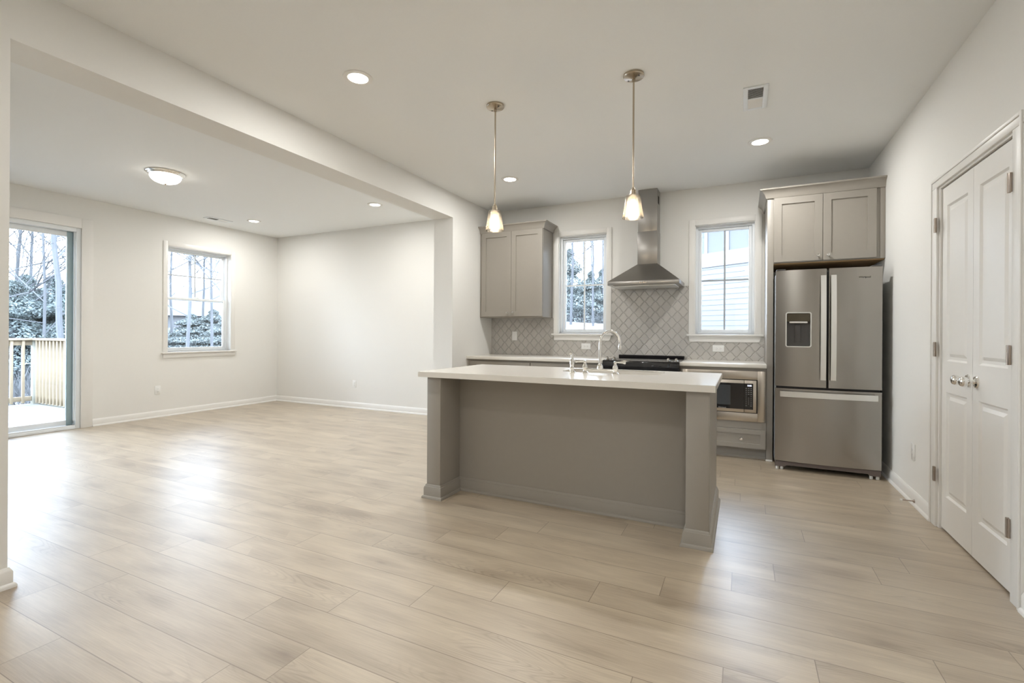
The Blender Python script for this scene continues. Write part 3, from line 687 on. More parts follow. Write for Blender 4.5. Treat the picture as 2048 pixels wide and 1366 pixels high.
# ------------------------------------------------------------------ refrigerator
def fridge():
    r = thing('refrigerator', 'stainless french-door refrigerator with water dispenser and bottom freezer drawer', 'refrigerator', (.65, 5.2, 0))
    x0, x1, yf = .265, 1.038, 4.868
    mb('body', M_fside, (x0+.004, x1-.004, yf+.075, YB-.04, .045, 1.755), parent=r, bev=.004)
    def curved(xa, xb, z0, z1, hole=None, t=.062, bulge=.020):
        """front panel softly bowed across its width"""
        g = B(); n = 14; cx = (x0+x1)/2; hw = (x1-x0)/2
        def yy(x): return yf+bulge*((x-cx)/hw)**2
        xs = [xa+(xb-xa)*i/n for i in range(n+1)]
        if hole: xs = sorted(set([x for x in xs if not (abs(x-hole[0]) < .008 or abs(x-hole[1]) < .008)]+[hole[0], hole[1]]))
        zs = [z0, z1] if not hole else [z0, hole[2], hole[3], z1]
        for i in range(len(xs)-1):
            p, q = xs[i], xs[i+1]; c = (p+q)/2
            for j in range(len(zs)-1):
                if hole and hole[0] < c < hole[1] and j == 1: continue
                g.poly([(p, yy(p), zs[j]), (q, yy(q), zs[j]), (q, yy(q), zs[j+1]), (p, yy(p), zs[j+1])])
            g.poly([(p, yy(p), z1), (q, yy(q), z1), (q, yf+t, z1), (p, yf+t, z1)]); g.poly([(p, yy(p), z0), (q, yy(q), z0), (q, yf+t, z0), (p, yf+t, z0)])
        g.poly([(xa, yy(xa), z0), (xa, yf+t, z0), (xa, yf+t, z1), (xa, yy(xa), z1)]); g.poly([(xb, yy(xb), z0), (xb, yf+t, z0), (xb, yf+t, z1), (xb, yy(xb), z1)])
        g.poly([(xa, yf+t, z0), (xb, yf+t, z0), (xb, yf+t, z1), (xa, yf+t, z1)])
        return g
    mb('door_gap_shade', M_black, (x0+.008, x1-.008, yf+.060, yf+.0745, .09, 1.76), parent=r)  # black panel behind the doors, painting the shade in their gaps
    xm = .655; hole = (.343, .535, 1.097, 1.400)
    dl = curved(x0, xm-.009, .748, 1.775, hole).build('left_door', M_steel, r); dr = curved(xm+.008, x1, .748, 1.775).build('right_door', M_steel, r)
    fz = curved(x0, x1, .082, .728).build('freezer_drawer', M_steel, r)
    for par, a, b_, sg in ((dl, .600, .640, -1), (dr, .674, .713, 1)):
        h = B(); zc = [(.815+(1.715-.815)*i/16) for i in range(17)]
        for i in range(16):
            def dd(z): return .030+.018*(1-((z-1.265)/.45)**2)
            za, zb_ = zc[i], zc[i+1]; ya, yb_ = yf-dd(za), yf-dd(zb_)
            ins = lambda z: .006*(((z-1.265)/.45)**2)
            for (p, q) in (((a, ya, za), (a, yb_, zb_)),): pass
            h.poly([(a, ya, za), (b_, ya, za), (b_, yb_, zb_), (a, yb_, zb_)]); h.poly([(a, ya+.014, za), (b_, ya+.014, za), (b_, yb_+.014, zb_), (a, yb_+.014, zb_)])
            h.poly([(a, ya, za), (a, ya+.014, za), (a, yb_+.014, zb_), (a, yb_, zb_)]); h.poly([(b_, ya, za), (b_, ya+.014, za), (b_, yb_+.014, zb_), (b_, yb_, zb_)])
        for z in (.815, 1.715):
            yy_ = yf-.030; h.poly([(a, yy_, z), (b_, yy_, z), (b_, yy_+.014, z), (a, yy_+.014, z)])
        for z in (.85, 1.68): h.box(a+.008, b_-.008, yf-.024, yf+.002, z-.02, z+.02, .002)
        h.build('handle', M_handle, par)
    h = B(); za, zb_ = .658, .706; N_ = 16; xs = [.300+(1.004-.300)*i/N_ for i in range(N_+1)]
    def d2(x): return .030+.016*(1-((x-.652)/.352)**2)
    for i in range(N_):
        p, q = xs[i], xs[i+1]; ya, yb_ = yf-d2(p), yf-d2(q)
        h.poly([(p, ya, za), (q, yb_, za), (q, yb_, zb_), (p, ya, zb_)]); h.poly([(p, ya+.014, za), (q, yb_+.014, za), (q, yb_+.014, zb_), (p, ya+.014, zb_)])
        h.poly([(p, ya, za), (q, yb_, za), (q, yb_+.014, za), (p, ya+.014, za)]); h.poly([(p, ya, zb_), (q, yb_, zb_), (q, yb_+.014, zb_), (p, ya+.014, zb_)])
    for x in (.300, 1.004): h.poly([(x, yf-.030, za), (x, yf-.016, za), (x, yf-.016, zb_), (x, yf-.030, zb_)])
    for x in (.34, .96): h.box(x-.02, x+.02, yf-.024, yf+.002, za+.01, zb_-.01, .002)
    h.build('handle', M_handle, fz)
    # dispenser
    a0, a1, c0, c1 = hole; k = .007; yd = yf+.006
    def rr(x0_, x1_, z0_, z1_, rad, n=6):
        pts = []
        for cx, cz, s0 in ((x1_-rad, z1_-rad, 0), (x0_+rad, z1_-rad, 90), (x0_+rad, z0_+rad, 180), (x1_-rad, z0_+rad, 270)):
            for i in range(n+1):
                a = math.radians(s0+90*i/n); pts.append((cx+rad*math.cos(a), cz+rad*math.sin(a)))
        return pts
    fr = B(); o_ = rr(a0-.002, a1+.002, c0-.002, c1+.002, .016); i_ = rr(a0+.006, a1-.006, c0+.006, c1-.006, .012); n = len(o_)
    for q in range(n):
        w_ = (q+1) % n
        fr.poly([(o_[q][0], yd-.007, o_[q][1]), (o_[w_][0], yd-.007, o_[w_][1]), (i_[w_][0], yd-.007, i_[w_][1]), (i_[q][0], yd-.007, i_[q][1])])
        fr.poly([(o_[q][0], yd-.007, o_[q][1]), (o_[w_][0], yd-.007, o_[w_][1]), (o_[w_][0], yd+.01, o_[w_][1]), (o_[q][0], yd+.01, o_[q][1])])
        fr.poly([(i_[q][0], yd-.007, i_[q][1]), (i_[w_][0], yd-.007, i_[w_][1]), (i_[w_][0], yd+.05, i_[w_][1]), (i_[q][0], yd+.05, i_[q][1])])
    fr.build('dispenser_frame', M_handle, dl)
    g = B(); g.box(a0, a1, yf+.050, yf+.058, c0, c1); g.box(a0, a0+.004, yf+.008, yf+.05, c0, c1); g.box(a1-.004, a1, yf+.008, yf+.05, c0, c1); g.box(a0, a1, yf+.008, yf+.05, c0, c0+.004); g.build('dispenser_recess', M_greypl, dl)
    mb('dispenser_display', mat('dispenser_glass', (.09, .075, .05), .05, spec=.9, metal=.6, noise=(3, .02, (1, 1, 1))), (a0+.008, a1-.008, yf+.006, yf+.049, 1.322, c1-.007), parent=dl)
    mb('dispenser_lip', M_handle, (a0+.028, a1-.028, yf-.0, yf+.03, 1.306, 1.320), parent=dl, bev=.001)
    mb('dispenser_paddle', M_greypl, (.416, .460, yf+.036, yf+.049, 1.135, 1.292), parent=dl, bev=.003)
    g = B(); g.prism([(x0+.002, yf+.03, .075), (x1-.002, yf+.03, .075), (x1-.002, yf+.03, .028), (x1-.075, yf+.03, .028), (x1-.09, yf+.03, .042), (x0+.09, yf+.03, .042), (x0+.075, yf+.03, .028), (x0+.002, yf+.03, .028)], (0, .03, 0)); g.build('base_grille', M_grille, r)
    for x in (x0+.02, x0+.055, x1-.065, x1-.02):
        f = B(); f.lathe([(0, 0), (.011, 0), (.013, .004), (.011, .03), (0, .03)], (x, yf+.05, .0), 'Z', 14); f.build('levelling_foot', M_rubber, r)
    for xh in (x0+.005, x1-.075): mb('hinge_cap', M_greypl, (xh, xh+.07, yf+.01, yf+.10, 1.7755, 1.785), parent=r, bev=.002)
    t = text3d('Whirlpool', .915, yf+.0055, 1.690, .020, M_logo, dr, 'brand_lettering')
fridge()

# ------------------------------------------------------------------ island
IX0, IX1, IY0, IY1 = -2.139, -.134, 2.849, 3.804
def island():
    r = thing('kitchen_island', 'long grey painted kitchen island base under white quartz top', 'island', (-1.13, 3.3, 0))
    xa, xb, yf, yp, yb = -2.078, -.168, 2.882, 3.145, 3.775
    zt = .880
    mb('pillar', M_cab, (xa, -1.962, yf, yp, 0, zt), parent=r, bev=.002); mb('pillar', M_cab, (-.289, xb, yf, yp, 0, zt), parent=r, bev=.002)
    g = B(); g.box(xa, xb, yp+.0005, yp+.02, 0, zt); g.build('back_panel', M_cab, r)
    mb('end_panel', M_cab, (xa, xa+.018, yp+.0205, yb, 0, zt), parent=r); mb('end_panel', M_cab, (xb-.018, xb, yp+.0205, yb, 0, zt), parent=r)
    mb('cabinet_body', M_cab, (xa+.0185, xb-.0185, yp+.0205, yb-.02, .10, .66), (xa+.0185, xb-.0185, yp+.0205, yb-.09, 0, .10), parent=r)
    mb('cabinet_front_rail', M_cab, (xa+.0185, xb-.0185, yb-.02, yb, .10, zt), parent=r)
    n = 4; w_ = (xb-xa-.05)/n
    for i in range(n):
        x0 = xa+.025+i*w_
        g = B(); g.door((x0+w_-.003, yb+.0195, .115), (-1, 0, 0), (0, 0, 1), (0, 1, 0), w_-.006, .74, .019, [(.062, .062, w_-.068, .678)], SH); d = g.build('door', M_cab, r, smooth=False)
        k = B(); k.lathe([(0, 0), (.007, 0), (.005, .012), (.0145, .020), (.0155, .026), (0, .032)], (x0+(w_-.04 if i % 2 == 0 else .04), yb+.0195, .80), 'Y', 16); k.build('knob', M_chrome, d)
    IB = [(0, 0), (.028, 0), (.028, .008), (.024, .016), (.016, .020), (.016, .072), (.013, .078), (.013, .083), (.008, .087), (.007, .094), (.002, .100), (0, .100)]
    B().sweep([(xa, yb), (xa, yf), (-1.962, yf), (-1.962, yp), (-.289, yp), (-.289, yf), (xb, yf), (xb, yb)], IB).build('baseboard', M_cab, r)
    # corner bead beside the right pillar
    mb('corner_stile', M_cab, (xb-.001, xb+.004, yf+.006, yf+.09, .10, zt), parent=r, bev=.0015)
    # quartz top with undermount cut-out
    sx0, sx1, sy0, sy1, rad = -1.235, -.515, 3.372, 3.735, .09
    def rrect(x0, x1, y0, y1, rd, n=8):
        pts = []
        for cx, cy, s0 in ((x1-rd, y1-rd, 0), (x0+rd, y1-rd, 90), (x0+rd, y0+rd, 180), (x1-rd, y0+rd, 270)):
            for i in range(n+1):
                a = math.radians(s0+90*i/n); pts.append((cx+rd*math.cos(a), cy+rd*math.sin(a)))
        return pts
    inner = rrect(sx0, sx1, sy0, sy1, rad)
    bm = bmesh.new(); T = .8815
    def loop(pts, z): return [bm.verts.new((x, y, z)) for x, y in pts]
    outer = [(IX1, IY1), (IX0, IY1), (IX0, IY0), (IX1, IY0)]
    for z in (CT, T):
        o_ = loop(outer, z); i_ = loop(inner, z); es = []
        for l in (o_, i_):
            for k in range(len(l)): es.append(bm.edges.new((l[k], l[(k+1) % len(l)])))
        bmesh.ops.triangle_fill(bm, use_beauty=True, use_dissolve=False, edges=es)
        if z == CT: to, ti = o_, i_
        else:
            for A_, B_ in ((to, o_), (ti, i_)):
                for k in range(len(A_)): bm.faces.new((A_[k], A_[(k+1) % len(A_)], B_[(k+1) % len(B_)], B_[k]))
    bmesh.ops.bevel(bm, geom=[e for e in bm.edges if len(e.link_faces) == 2 and e.calc_face_angle(0) > 1 and abs(e.verts[0].co.z-CT) < 1e-5 and abs(e.verts[1].co.z-CT) < 1e-5], offset=.003, segments=2, affect='EDGES')
    g = B(); g.bm.free(); g.bm = bm
    tag(g.build('island_countertop', M_quartz), 'large white quartz worktop with sink cut-out on the island', 'countertop')
    s_ = thing('kitchen_sink', 'undermount beige sink bowl set in the island worktop', 'sink', ((sx0+sx1)/2, (sy0+sy1)/2, .68))
    g = B(); bm = g.bm; prev = None; stack = [(.010, .8812), (-.006, .8812), (-.004, .70), (.012, .685), (.04, .682)]
    for ins, z in stack:
        q = [bm.verts.new((x, y, z)) for x, y in rrect(sx0-.0+ins-.006, sx1-ins+.006, sy0+ins-.006, sy1-ins+.006, max(.02, rad-ins))]
        if prev:
            for k in range(len(q)): bm.faces.new((prev[k], prev[(k+1) % len(q)], q[(k+1) % len(q)], q[k]))
        prev = q
    bm.faces.new(prev); g.build('basin', M_sink, s_)
    g = B(); g.lathe([(0, .001), (.03, .001), (.042, .003), (.042, 0)], ((sx0+sx1)/2, (sy0+sy1)/2, .683), 'Z', 24); g.build('drain', M_chrome, s_)
island()
def faucet():
    yb = 3.315; xa, xb, xs = -1.018, -.800, -.909
    r = thing('bridge_faucet', 'polished chrome gooseneck faucet with two lever handles on the island', 'faucet', (xs, yb, CT))
    g = B()
    g.tube([(xa, yb, .948), (xb, yb, .948)], .0085)
    for x in (xa, xb): g.lathe([(0, 0), (.027, 0), (.027, .004), (.021, .010), (.015, .016), (.014, .030), (.016, .034), (.015, .038)], (x, yb, CT+.0003), 'Z', 24)
    g.build('bridge', M_chrome, r)
    for x, sg in ((xa, -1), (xb, 1)):
        h = B(); h.lathe([(.017, .036), (.020, .042), (.017, .055), (.011, .066), (.009, .076), (.012, .082), (.010, .090), (0, .094)], (x, yb, CT), 'Z', 24)
        h.tube([(x, yb, CT+.084), (x+sg*.02, yb, CT+.085), (x+sg*.05, yb, CT+.086), (x+sg*.068, yb, CT+.084), (x+sg*.072, yb, CT+.084)], [.006, .006, .009, .0125, .009])
        h.build('lever_handle', M_chrome, r)
    d = Vector((.62, .78, 0)).normalized(); R_ = .088
    s_ = B(); s_.lathe([(.016, .030), (.022, .036), (.023, .046), (.019, .058), (.014, .068), (.0105, .074)], (xs, yb, CT), 'Z', 24)
    pts = [(xs, yb, CT+.06), (xs, yb, CT+.12), (xs, yb, CT+.20)]
    for i in range(1, 15):
        a = PI*i/14*1.06; p = Vector((xs, yb, CT+.215))+d*(R_*(1-math.cos(a)))+Vector((0, 0, R_*math.sin(a))); pts.append(tuple(p))
    s_.tube(pts, .0095, 14)
    e_ = Vector(pts[-1]); s_.tube([tuple(e_), tuple(e_+Vector((0, 0, -.012))), tuple(e_+Vector((0, 0, -.026)))], [.0125, .0145, .0125], 14)
    s_.build('spout', M_chrome, r)
    q = thing('side_sprayer', 'small chrome side sprayer standing left of the island faucet', 'sprayer', (-1.115, yb, CT))
    g = B(); g.lathe([(0, 0), (.027, 0), (.027, .004), (.020, .012), (.018, .028), (.020, .032), (.017, .036)], (-1.115, yb, CT+.0003), 'Z', 24); g.build('holder', M_chrome, q)
    g = B(); g.lathe([(.017, .036), (.016, .05), (.019, .07), (.017, .085), (.012, .098), (.010, .112), (.0115, .118), (.010, .125)], (-1.115, yb, CT), 'Z', 24)
    g.tube([(-1.115, yb, CT+.12), (-1.118, yb, CT+.136), (-1.126, yb, CT+.144), (-1.134, yb, CT+.134)], [.010, .011, .010, .009], 14)
    g.build('spray_head', M_chrome, q)
faucet()

# ------------------------------------------------------------------ lights
def area(parent, name, loc, size, power, col, spread=PI):
    ld = bpy.data.lights.new(name, 'AREA'); ld.shape = 'DISK'; ld.size = size; ld.energy = power; ld.color = col; ld.spread = spread
    o = bpy.data.objects.new(name, ld); C.objects.link(o); o.parent = parent; o.location = Vector(loc)-Vector(ORG[parent.name]); return o
WARM = (1, .99, .965)
def can(x, y, label, power, group='recessed ceiling lights'):
    r = thing('recessed_light', label, 'ceiling light', (x, y, ZC), group)
    g = B(); g.lathe([(.062, -.004), (.064, -.007), (.080, -.009), (.092, -.006), (.094, -.0005), (.062, -.0005), (.062, -.004)], (x, y, ZC), 'Z', 40); g.build('trim_ring', M_trim, r)
    g = B(); g.lathe([(0, -.0055), (.0615, -.0055), (.0615, -.0008), (0, -.0008)], (x, y, ZC), 'Z', 40); g.build('lens', M_lamp, r)
    area(r, 'lamp_glow', (x, y, ZC-.014), .12, power, WARM)
can(-2.25, 2.347, 'recessed ceiling light nearest the beam, largest of the lit round lights', CAN_W)
can(.124, 4.592, 'recessed ceiling light in front of the refrigerator cabinet', CAN_W)
can(-2.249, 4.586, 'recessed ceiling light between the left pendant and the beam end', CAN_W)
can(-6.553, 4.727, 'recessed ceiling light near the far left corner of the living area', CAN_W)
can(-4.273, 4.771, 'recessed ceiling light of the living area just left of the beam', CAN_W)
for x, y in ((-2.25, .05), (.124, .6), (-2.25, -2.1), (.124, -1.9), (-5.4, -.6)):  # unseen extra ceiling lights, added to raise the room's light level
    can(x, y, 'added unseen fill light on the ceiling behind the viewpoint', 3.5 if y == .05 else CAN_FILL, 'added fill lights behind the viewpoint')
def dome(x, y):
    r = thing('flush_dome_light', 'lit frosted dome ceiling light with nickel rim in the living area', 'ceiling light', (x, y, ZC))
    g = B(); g.lathe([(0, -.0005), (.172, -.0005), (.174, -.008), (.168, -.014), (.160, -.018), (.156, -.026), (.146, -.032), (.140, -.034), (.120, -.034), (.12, -.02), (0, -.02)], (x, y, ZC), 'Z', 48); g.build('metal_rim', M_chrome, r)
    g = B(); g.lathe([(.139, -.034), (.137, -.050), (.126, -.070), (.104, -.090), (.072, -.104), (.036, -.112), (0, -.114)], (x, y, ZC), 'Z', 48); g.build('glass_dome', M_domeg, r)
    g = B(); g.lathe([(0, -.113), (.013, -.113), (.013, -.117), (.007, -.120), (.006, -.126), (0, -.128)], (x, y, ZC), 'Z', 20); g.build('finial', M_nickel, r)
    area(r, 'lamp_glow', (x, y, ZC-.135), .22, DOME_W, (1, .97, .92))
dome(-5.415, 2.905)
def pendant(x, y, label, dz=0):
    r = thing('pendant_light', label, 'pendant light', (x, y, ZC), 'pendant lights over the island')
    g = B(); g.lathe([(0, -.0005), (.064, -.0005), (.066, -.012), (.062, -.018), (.030, -.026), (.010, -.030), (.009, -.045), (0, -.045)], (x, y, ZC), 'Z', 40); c_ = g.build('canopy', M_nickel, r)
    for a in (-.5, 2.64):
        s_ = B(); s_.lathe([(0, -.018), (.005, -.018), (.005, -.026), (0, -.027)], (x+.042*math.cos(a), y+.042*math.sin(a), ZC), 'Z', 12); s_.build('screw', M_greypl, c_)
    zt = 2.088+dz
    B().tube([(x, y, ZC-.04), (x, y, zt+.03)], .0058, 12).build('rod', M_nickel, r)
    g = B(); g.lathe([(0, .052), (.008, .052), (.010, .040), (.018, .034), (.020, .004), (.022, .002), (.022, -.012), (.017, -.014), (.017, -.030), (0, -.030)], (x, y, zt), 'Z', 28); g.build('socket', M_nickel, r)
    g = B(); zb = zt-.143; g.lathe([(.022, 0), (.040, -.001), (.045, -.006), (.0475, -.02), (.0665, -.143), (.0645, -.143), (.0455, -.021), (.043, -.008), (.039, -.0035), (.022, -.0025)], (x, y, zt), 'Z', 48); g.build('glass_shade', M_seed, r)
    g = B(); g.lathe([(0, -.030), (.010, -.031), (.012, -.044), (.018, -.060), (.021, -.074), (.018, -.088), (.010, -.099), (0, -.101)], (x, y, zt), 'Z', 28); g.build('bulb', M_bulb, r)
    ld = bpy.data.lights.new('bulb_glow', 'POINT'); ld.energy = PEND_W; ld.color = (1, .78, .52); ld.shadow_soft_size = .028
    o = bpy.data.objects.new('bulb_glow', ld); C.objects.link(o); o.parent = r; o.location = (0, 0, zt-.118-ZC)
pendant(-1.622, 3.06, 'left pendant light with seeded glass shade hanging over the island')
pendant(-.633, 3.07, 'right pendant light with seeded glass shade hanging over the island', -.005)

# ------------------------------------------------------------------ ceiling vents
def vent(name, label, x0, x1, y0, y1, along):
    r = thing(name, label, 'air vent', ((x0+x1)/2, (y0+y1)/2, ZC))
    k = .030; z1 = ZC-.0006; z0 = ZC-.008
    g = B(); g.box(x0, x0+k, y0, y1, z0, z1, .002); g.box(x1-k, x1, y0, y1, z0, z1, .002); g.box(x0+k, x1-k, y0, y0+k, z0, z1, .002); g.box(x0+k, x1-k, y1-k, y1, z0, z1, .002)
    ym = (y0+y1)/2; g.box(x0+k, x1-k, ym-.005, ym+.005, z0, z1)
    g.build('frame', M_vinyl, r)
    mb('duct', M_dark, (x0+k, x1-k, y0+k, y1-k, ZC-.0016, ZC-.0006), parent=r)
    s_ = B(); n = 9
    for h_, (a, b_) in enumerate(((y0+k, ym-.005), (ym+.005, y1-k))):
        for i in range(n):
            y = a+(b_-a)*(i+.5)/n; t = (b_-a)/n
            if h_ == 0: s_.prism([(x0+k, y+t*.28, ZC-.002), (x0+k, y+t*.45, ZC-.002), (x0+k, y+t*.20, ZC-.007), (x0+k, y+t*.05, ZC-.007)], (x1-x0-2*k, 0, 0))
            else: s_.prism([(x0+k, y-t*.48, ZC-.002), (x0+k, y-t*.34, ZC-.002), (x0+k, y+t*.46, ZC-.007), (x0+k, y+t*.34, ZC-.007)], (x1-x0-2*k, 0, 0))
    s_.build('louvres', M_trim, r)
vent('ceiling_vent', 'white rectangular ceiling air vent near the right pendant', -.006, .146, 3.547, 3.906, 'X')
vent('ceiling_vent', 'narrow ceiling air vent close to the window wall of the living area', -7.03, -6.88, 4.27, 4.62, 'X')

# ------------------------------------------------------------------ outdoors
def hgt(x, y):
    a = min(1, max(0, (y-7)/16)); b = min(1, max(0, (-x-8)/30))
    return -.75+2.5*a*a*(3-2*a)*(1-.45*b)+.9*b+.10*math.sin(x*.9)*math.cos(y*.7)
def ground():
    bm = bmesh.new(); n = 70; vs = {}
    for i in range(n+1):
        for j in range(n+1):
            x = -75+110*i/n; y = -15+90*j/n; vs[i, j] = bm.verts.new((x, y, hgt(x, y)))
    for i in range(n):
        for j in range(n):
            x = -75+110*(i+.5)/n; y = -15+90*(j+.5)/n
            if XL-.6 < x < XR+1.5 and YF-.8 < y < YB+.4: pass
            bm.faces.new((vs[i, j], vs[i+1, j], vs[i+1, j+1], vs[i, j+1]))
    me = bpy.data.meshes.new('ground'); bm.to_mesh(me); bm.free(); me.materials.append(M_ground)
    for p in me.polygons: p.use_smooth = True
    o = bpy.data.objects.new('ground', me); C.objects.link(o); o['kind'] = 'structure'
ground()
def deck():
    x0, x1, y0, y1, zt = -11.45, XL-.141, -.5, 4.05, -.10
    r = thing('wooden_deck', 'pale wooden deck floor outside the sliding glass door', 'deck', (-9.4, 2, zt))
    g = B(); n = int((y1-y0)/.145)
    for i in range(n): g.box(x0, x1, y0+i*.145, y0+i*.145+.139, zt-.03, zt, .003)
    g.build('boards', M_deck, r)
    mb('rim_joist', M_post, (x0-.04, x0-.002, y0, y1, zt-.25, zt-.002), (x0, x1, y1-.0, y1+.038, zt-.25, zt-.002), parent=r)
    mb('footing_post', M_post, (x0+.1, x0+.19, y1-.3, y1-.21, hgt(x0, y1)-.3, zt-.031), (x0+.1, x0+.19, .3, .39, hgt(x0, .3)-.3, zt-.031), parent=r)
    q = thing('deck_railing', 'new pine deck railing with square pickets around the deck', 'railing', (x0, y1, zt))
    zr = 1.035
    for (x, y) in ((x0+.06, y1-.06), (x0+.06, 1.6), (x1-.08, y1-.06)): mb('post', M_post, (x-.045, x+.045, y-.045, y+.045, zt, zr-.002), parent=q, bev=.003)
    mb('top_rail', M_picket, (x0-.01, x0+.13, y0, y1+.01, zr, zr+.036), parent=q, bev=.003); mb('top_rail', M_picket, (x0+.131, x1, y1-.13, y1+.01, zr, zr+.036), parent=q, bev=.003)
    mb('sub_rail', M_picket, (x0+.03, x0+.068, y0, y1-.10, zr-.09, zr-.002), (x0+.106, x1, y1-.068, y1-.03, zr-.09, zr-.002), parent=q, bev=.002)
    mb('bottom_rail', M_picket, (x0+.03, x0+.068, y0, y1-.106, zt+.06, zt+.14), (x0+.106, x1, y1-.068, y1-.03, zt+.06, zt+.14), parent=q, bev=.002)
    y = y1-.23
    proto = None
    def picket(x, y):
        nonlocal proto
        if proto is None:
            g = B(); g.box(x-.019, x+.019, y-.019, y+.019, zt+.03, zr-.004, .002); proto = (g.build('picket', M_picket, q), x, y)
        else:
            c = proto[0].copy(); C.objects.link(c); c.parent = q; c.location = Vector(proto[0].location)+Vector((x-proto[1], y-proto[2], 0))
    while y > 1.7: picket(x0+.088, y); y -= .150
    x = x0+.22
    while x < x1-.15: picket(x, y1-.088); x += .125
deck()

def bare_tree(label, cat, x, y, H, r0, seed, group, bark, lean=(0, 0), spread=1.0, fork=.3):
    rs = random.Random(seed); z0 = hgt(x, y)-.1
    root = thing('bare_tree', label, cat, (x, y, z0), group)
    tr = B(); br = B()
    pts = []; rad = []; n = 12; px, py = x, y
    for i in range(n+1):
        t = i/n; px += lean[0]*H/n+rs.uniform(-.06, .06)*H/14; py += lean[1]*H/n+rs.uniform(-.06, .06)*H/14
        pts.append(Vector((px, py, z0+H*t))); rad.append(r0*.36*(1-t)**.8+.006)
    tr.tube(pts, rad, 7); tr.build('trunk', bark, root)
    def grow(p, d, L, r, lev):
        segs = 4 if lev < 2 else 3; q = [p.copy()]; rr = [r]; dd = d.copy()
        for i in range(segs):
            dd = (dd+Vector((rs.uniform(-.28, .28), rs.uniform(-.28, .28), rs.uniform(-.10, .26)))).normalized(); q.append(q[-1]+dd*L/segs); rr.append(r*(1-.8*(i+1)/segs)+.006)
        if any(v.x > -11.8 and v.y < 8.5 for v in q): return
        br.tube(q, rr, 4 if lev < 2 else 3, cap=False)
        if lev >= 3: return
        for i in range(1, segs+1):
            for _ in range(2 if lev < 2 else 1+(rs.random() < .6)):
                a = Vector((rs.uniform(-1, 1), rs.uniform(-1, 1), rs.uniform(-.25, .8))).normalized(); grow(q[i], (dd*.6+a*.8).normalized(), L*rs.uniform(.38, .62), max(rr[i]*.5, .004), lev+1)
    nb = int(13*spread)
    for i in range(nb):
        t = fork+(1-fork)*(i+rs.random()*.6)/nb; k = min(n-1, int(t*n)); p = pts[k].lerp(pts[k+1], t*n-k)
        a = rs.uniform(0, 2*PI); d = Vector((math.cos(a), math.sin(a), rs.uniform(.15, .8))).normalized()
        grow(p, d, H*(.34*(1.15-t))*spread, rad[k]*.38, 1)
    br.build('branches', bark, root)
def evergreen(label, x, y, H, W, seed, group, leaf):
    rs = random.Random(seed); z0 = hgt(x, y)-.1
    root = thing('evergreen_tree', label, 'tree', (x, y, z0), group)
    B().tube([(x, y, z0), (x, y, z0+H*.95)], [.14, .03], 7).build('trunk', M_bark, root)
    bm = bmesh.new(); N_ = int(15000*max(1, H/5))
    for i in range(N_):
        t = rs.random()**.8; rr = W*(1-t)**.6*(.35+.65*rs.random()**.5)*(.75+.35*math.sin(t*26+rs.random())); a = rs.uniform(0, 2*PI)
        c = Vector((x+rr*math.cos(a), y+rr*math.sin(a), z0+.25+(H-.25)*t-rr*.18))
        s_ = rs.uniform(.03, .085); d1 = Vector((rs.uniform(-1, 1), rs.uniform(-1, 1), rs.uniform(-.5, .9))).normalized(); d2 = d1.cross(Vector((rs.uniform(-1, 1), rs.uniform(-1, 1), rs.uniform(-1, 1)))).normalized()
        v = [bm.verts.new(c+d1*s_), bm.verts.new(c+d2*s_*.35), bm.verts.new(c-d1*s_*.8), bm.verts.new(c-d2*s_*.35)]; bm.faces.new(v)
    me = bpy.data.meshes.new('foliage'); bm.to_mesh(me); bm.free(); me.materials.append(leaf); o = bpy.data.objects.new('foliage', me); C.objects.link(o); o.parent = root; o.location = -Vector((x, y, z0))
def on_ray(x, y, d):      # ground point d metres beyond the lens in the direction of (x, y)
    v = Vector((x, y, 0)).normalized()*d; return v.x, v.y
# behind the patio door
G1 = 'bare trees beyond the deck'
for i, (dx, dy, d, H, r0, ln, bk) in enumerate(((-7.4, 2.86, 17, 12, .20, (.03, -.08), M_bark2), (-7.4, 2.66, 19, 11, .10, (0, 0), M_bark2), (-7.4, 2.35, 23, 12, .16, (.05, .05), M_bark), (-7.4, 2.1, 19, 11, .14, (0, .04), M_bark), (-7.4, 2.52, 30, 14, .18, (0, 0), M_bark), (-7.4, 2.9, 32, 14, .18, (0, 0), M_bark), (-7.4, 2.25, 34, 14, .18, (0, 0), M_bark))):
    x, y = on_ray(dx, dy, d); bare_tree('leafless tree seen through the sliding glass door beyond the deck', 'tree', x, y, H, r0, 20+i, G1, bk, ln, 1.35, .12)
G2 = 'evergreens beyond the deck'
for i, (dx, dy, d, H, W_) in enumerate(((-7.4, 2.40, 20, 3.2, 1.9), (-7.4, 2.62, 22, 3.0, 1.7), (-7.4, 2.84, 21, 3.1, 1.6), (-7.4, 2.98, 20, 3.2, 1.6), (-7.4, 2.2, 21, 3.4, 1.9), (-7.4, 2.51, 27, 3.6, 2.2), (-7.4, 2.75, 28, 3.6, 2.2))):
    x, y = on_ray(dx, dy, d); evergreen('low dark evergreen seen through the sliding glass door behind the railing', x, y, H, W_, 40+i, G2, M_leaf)
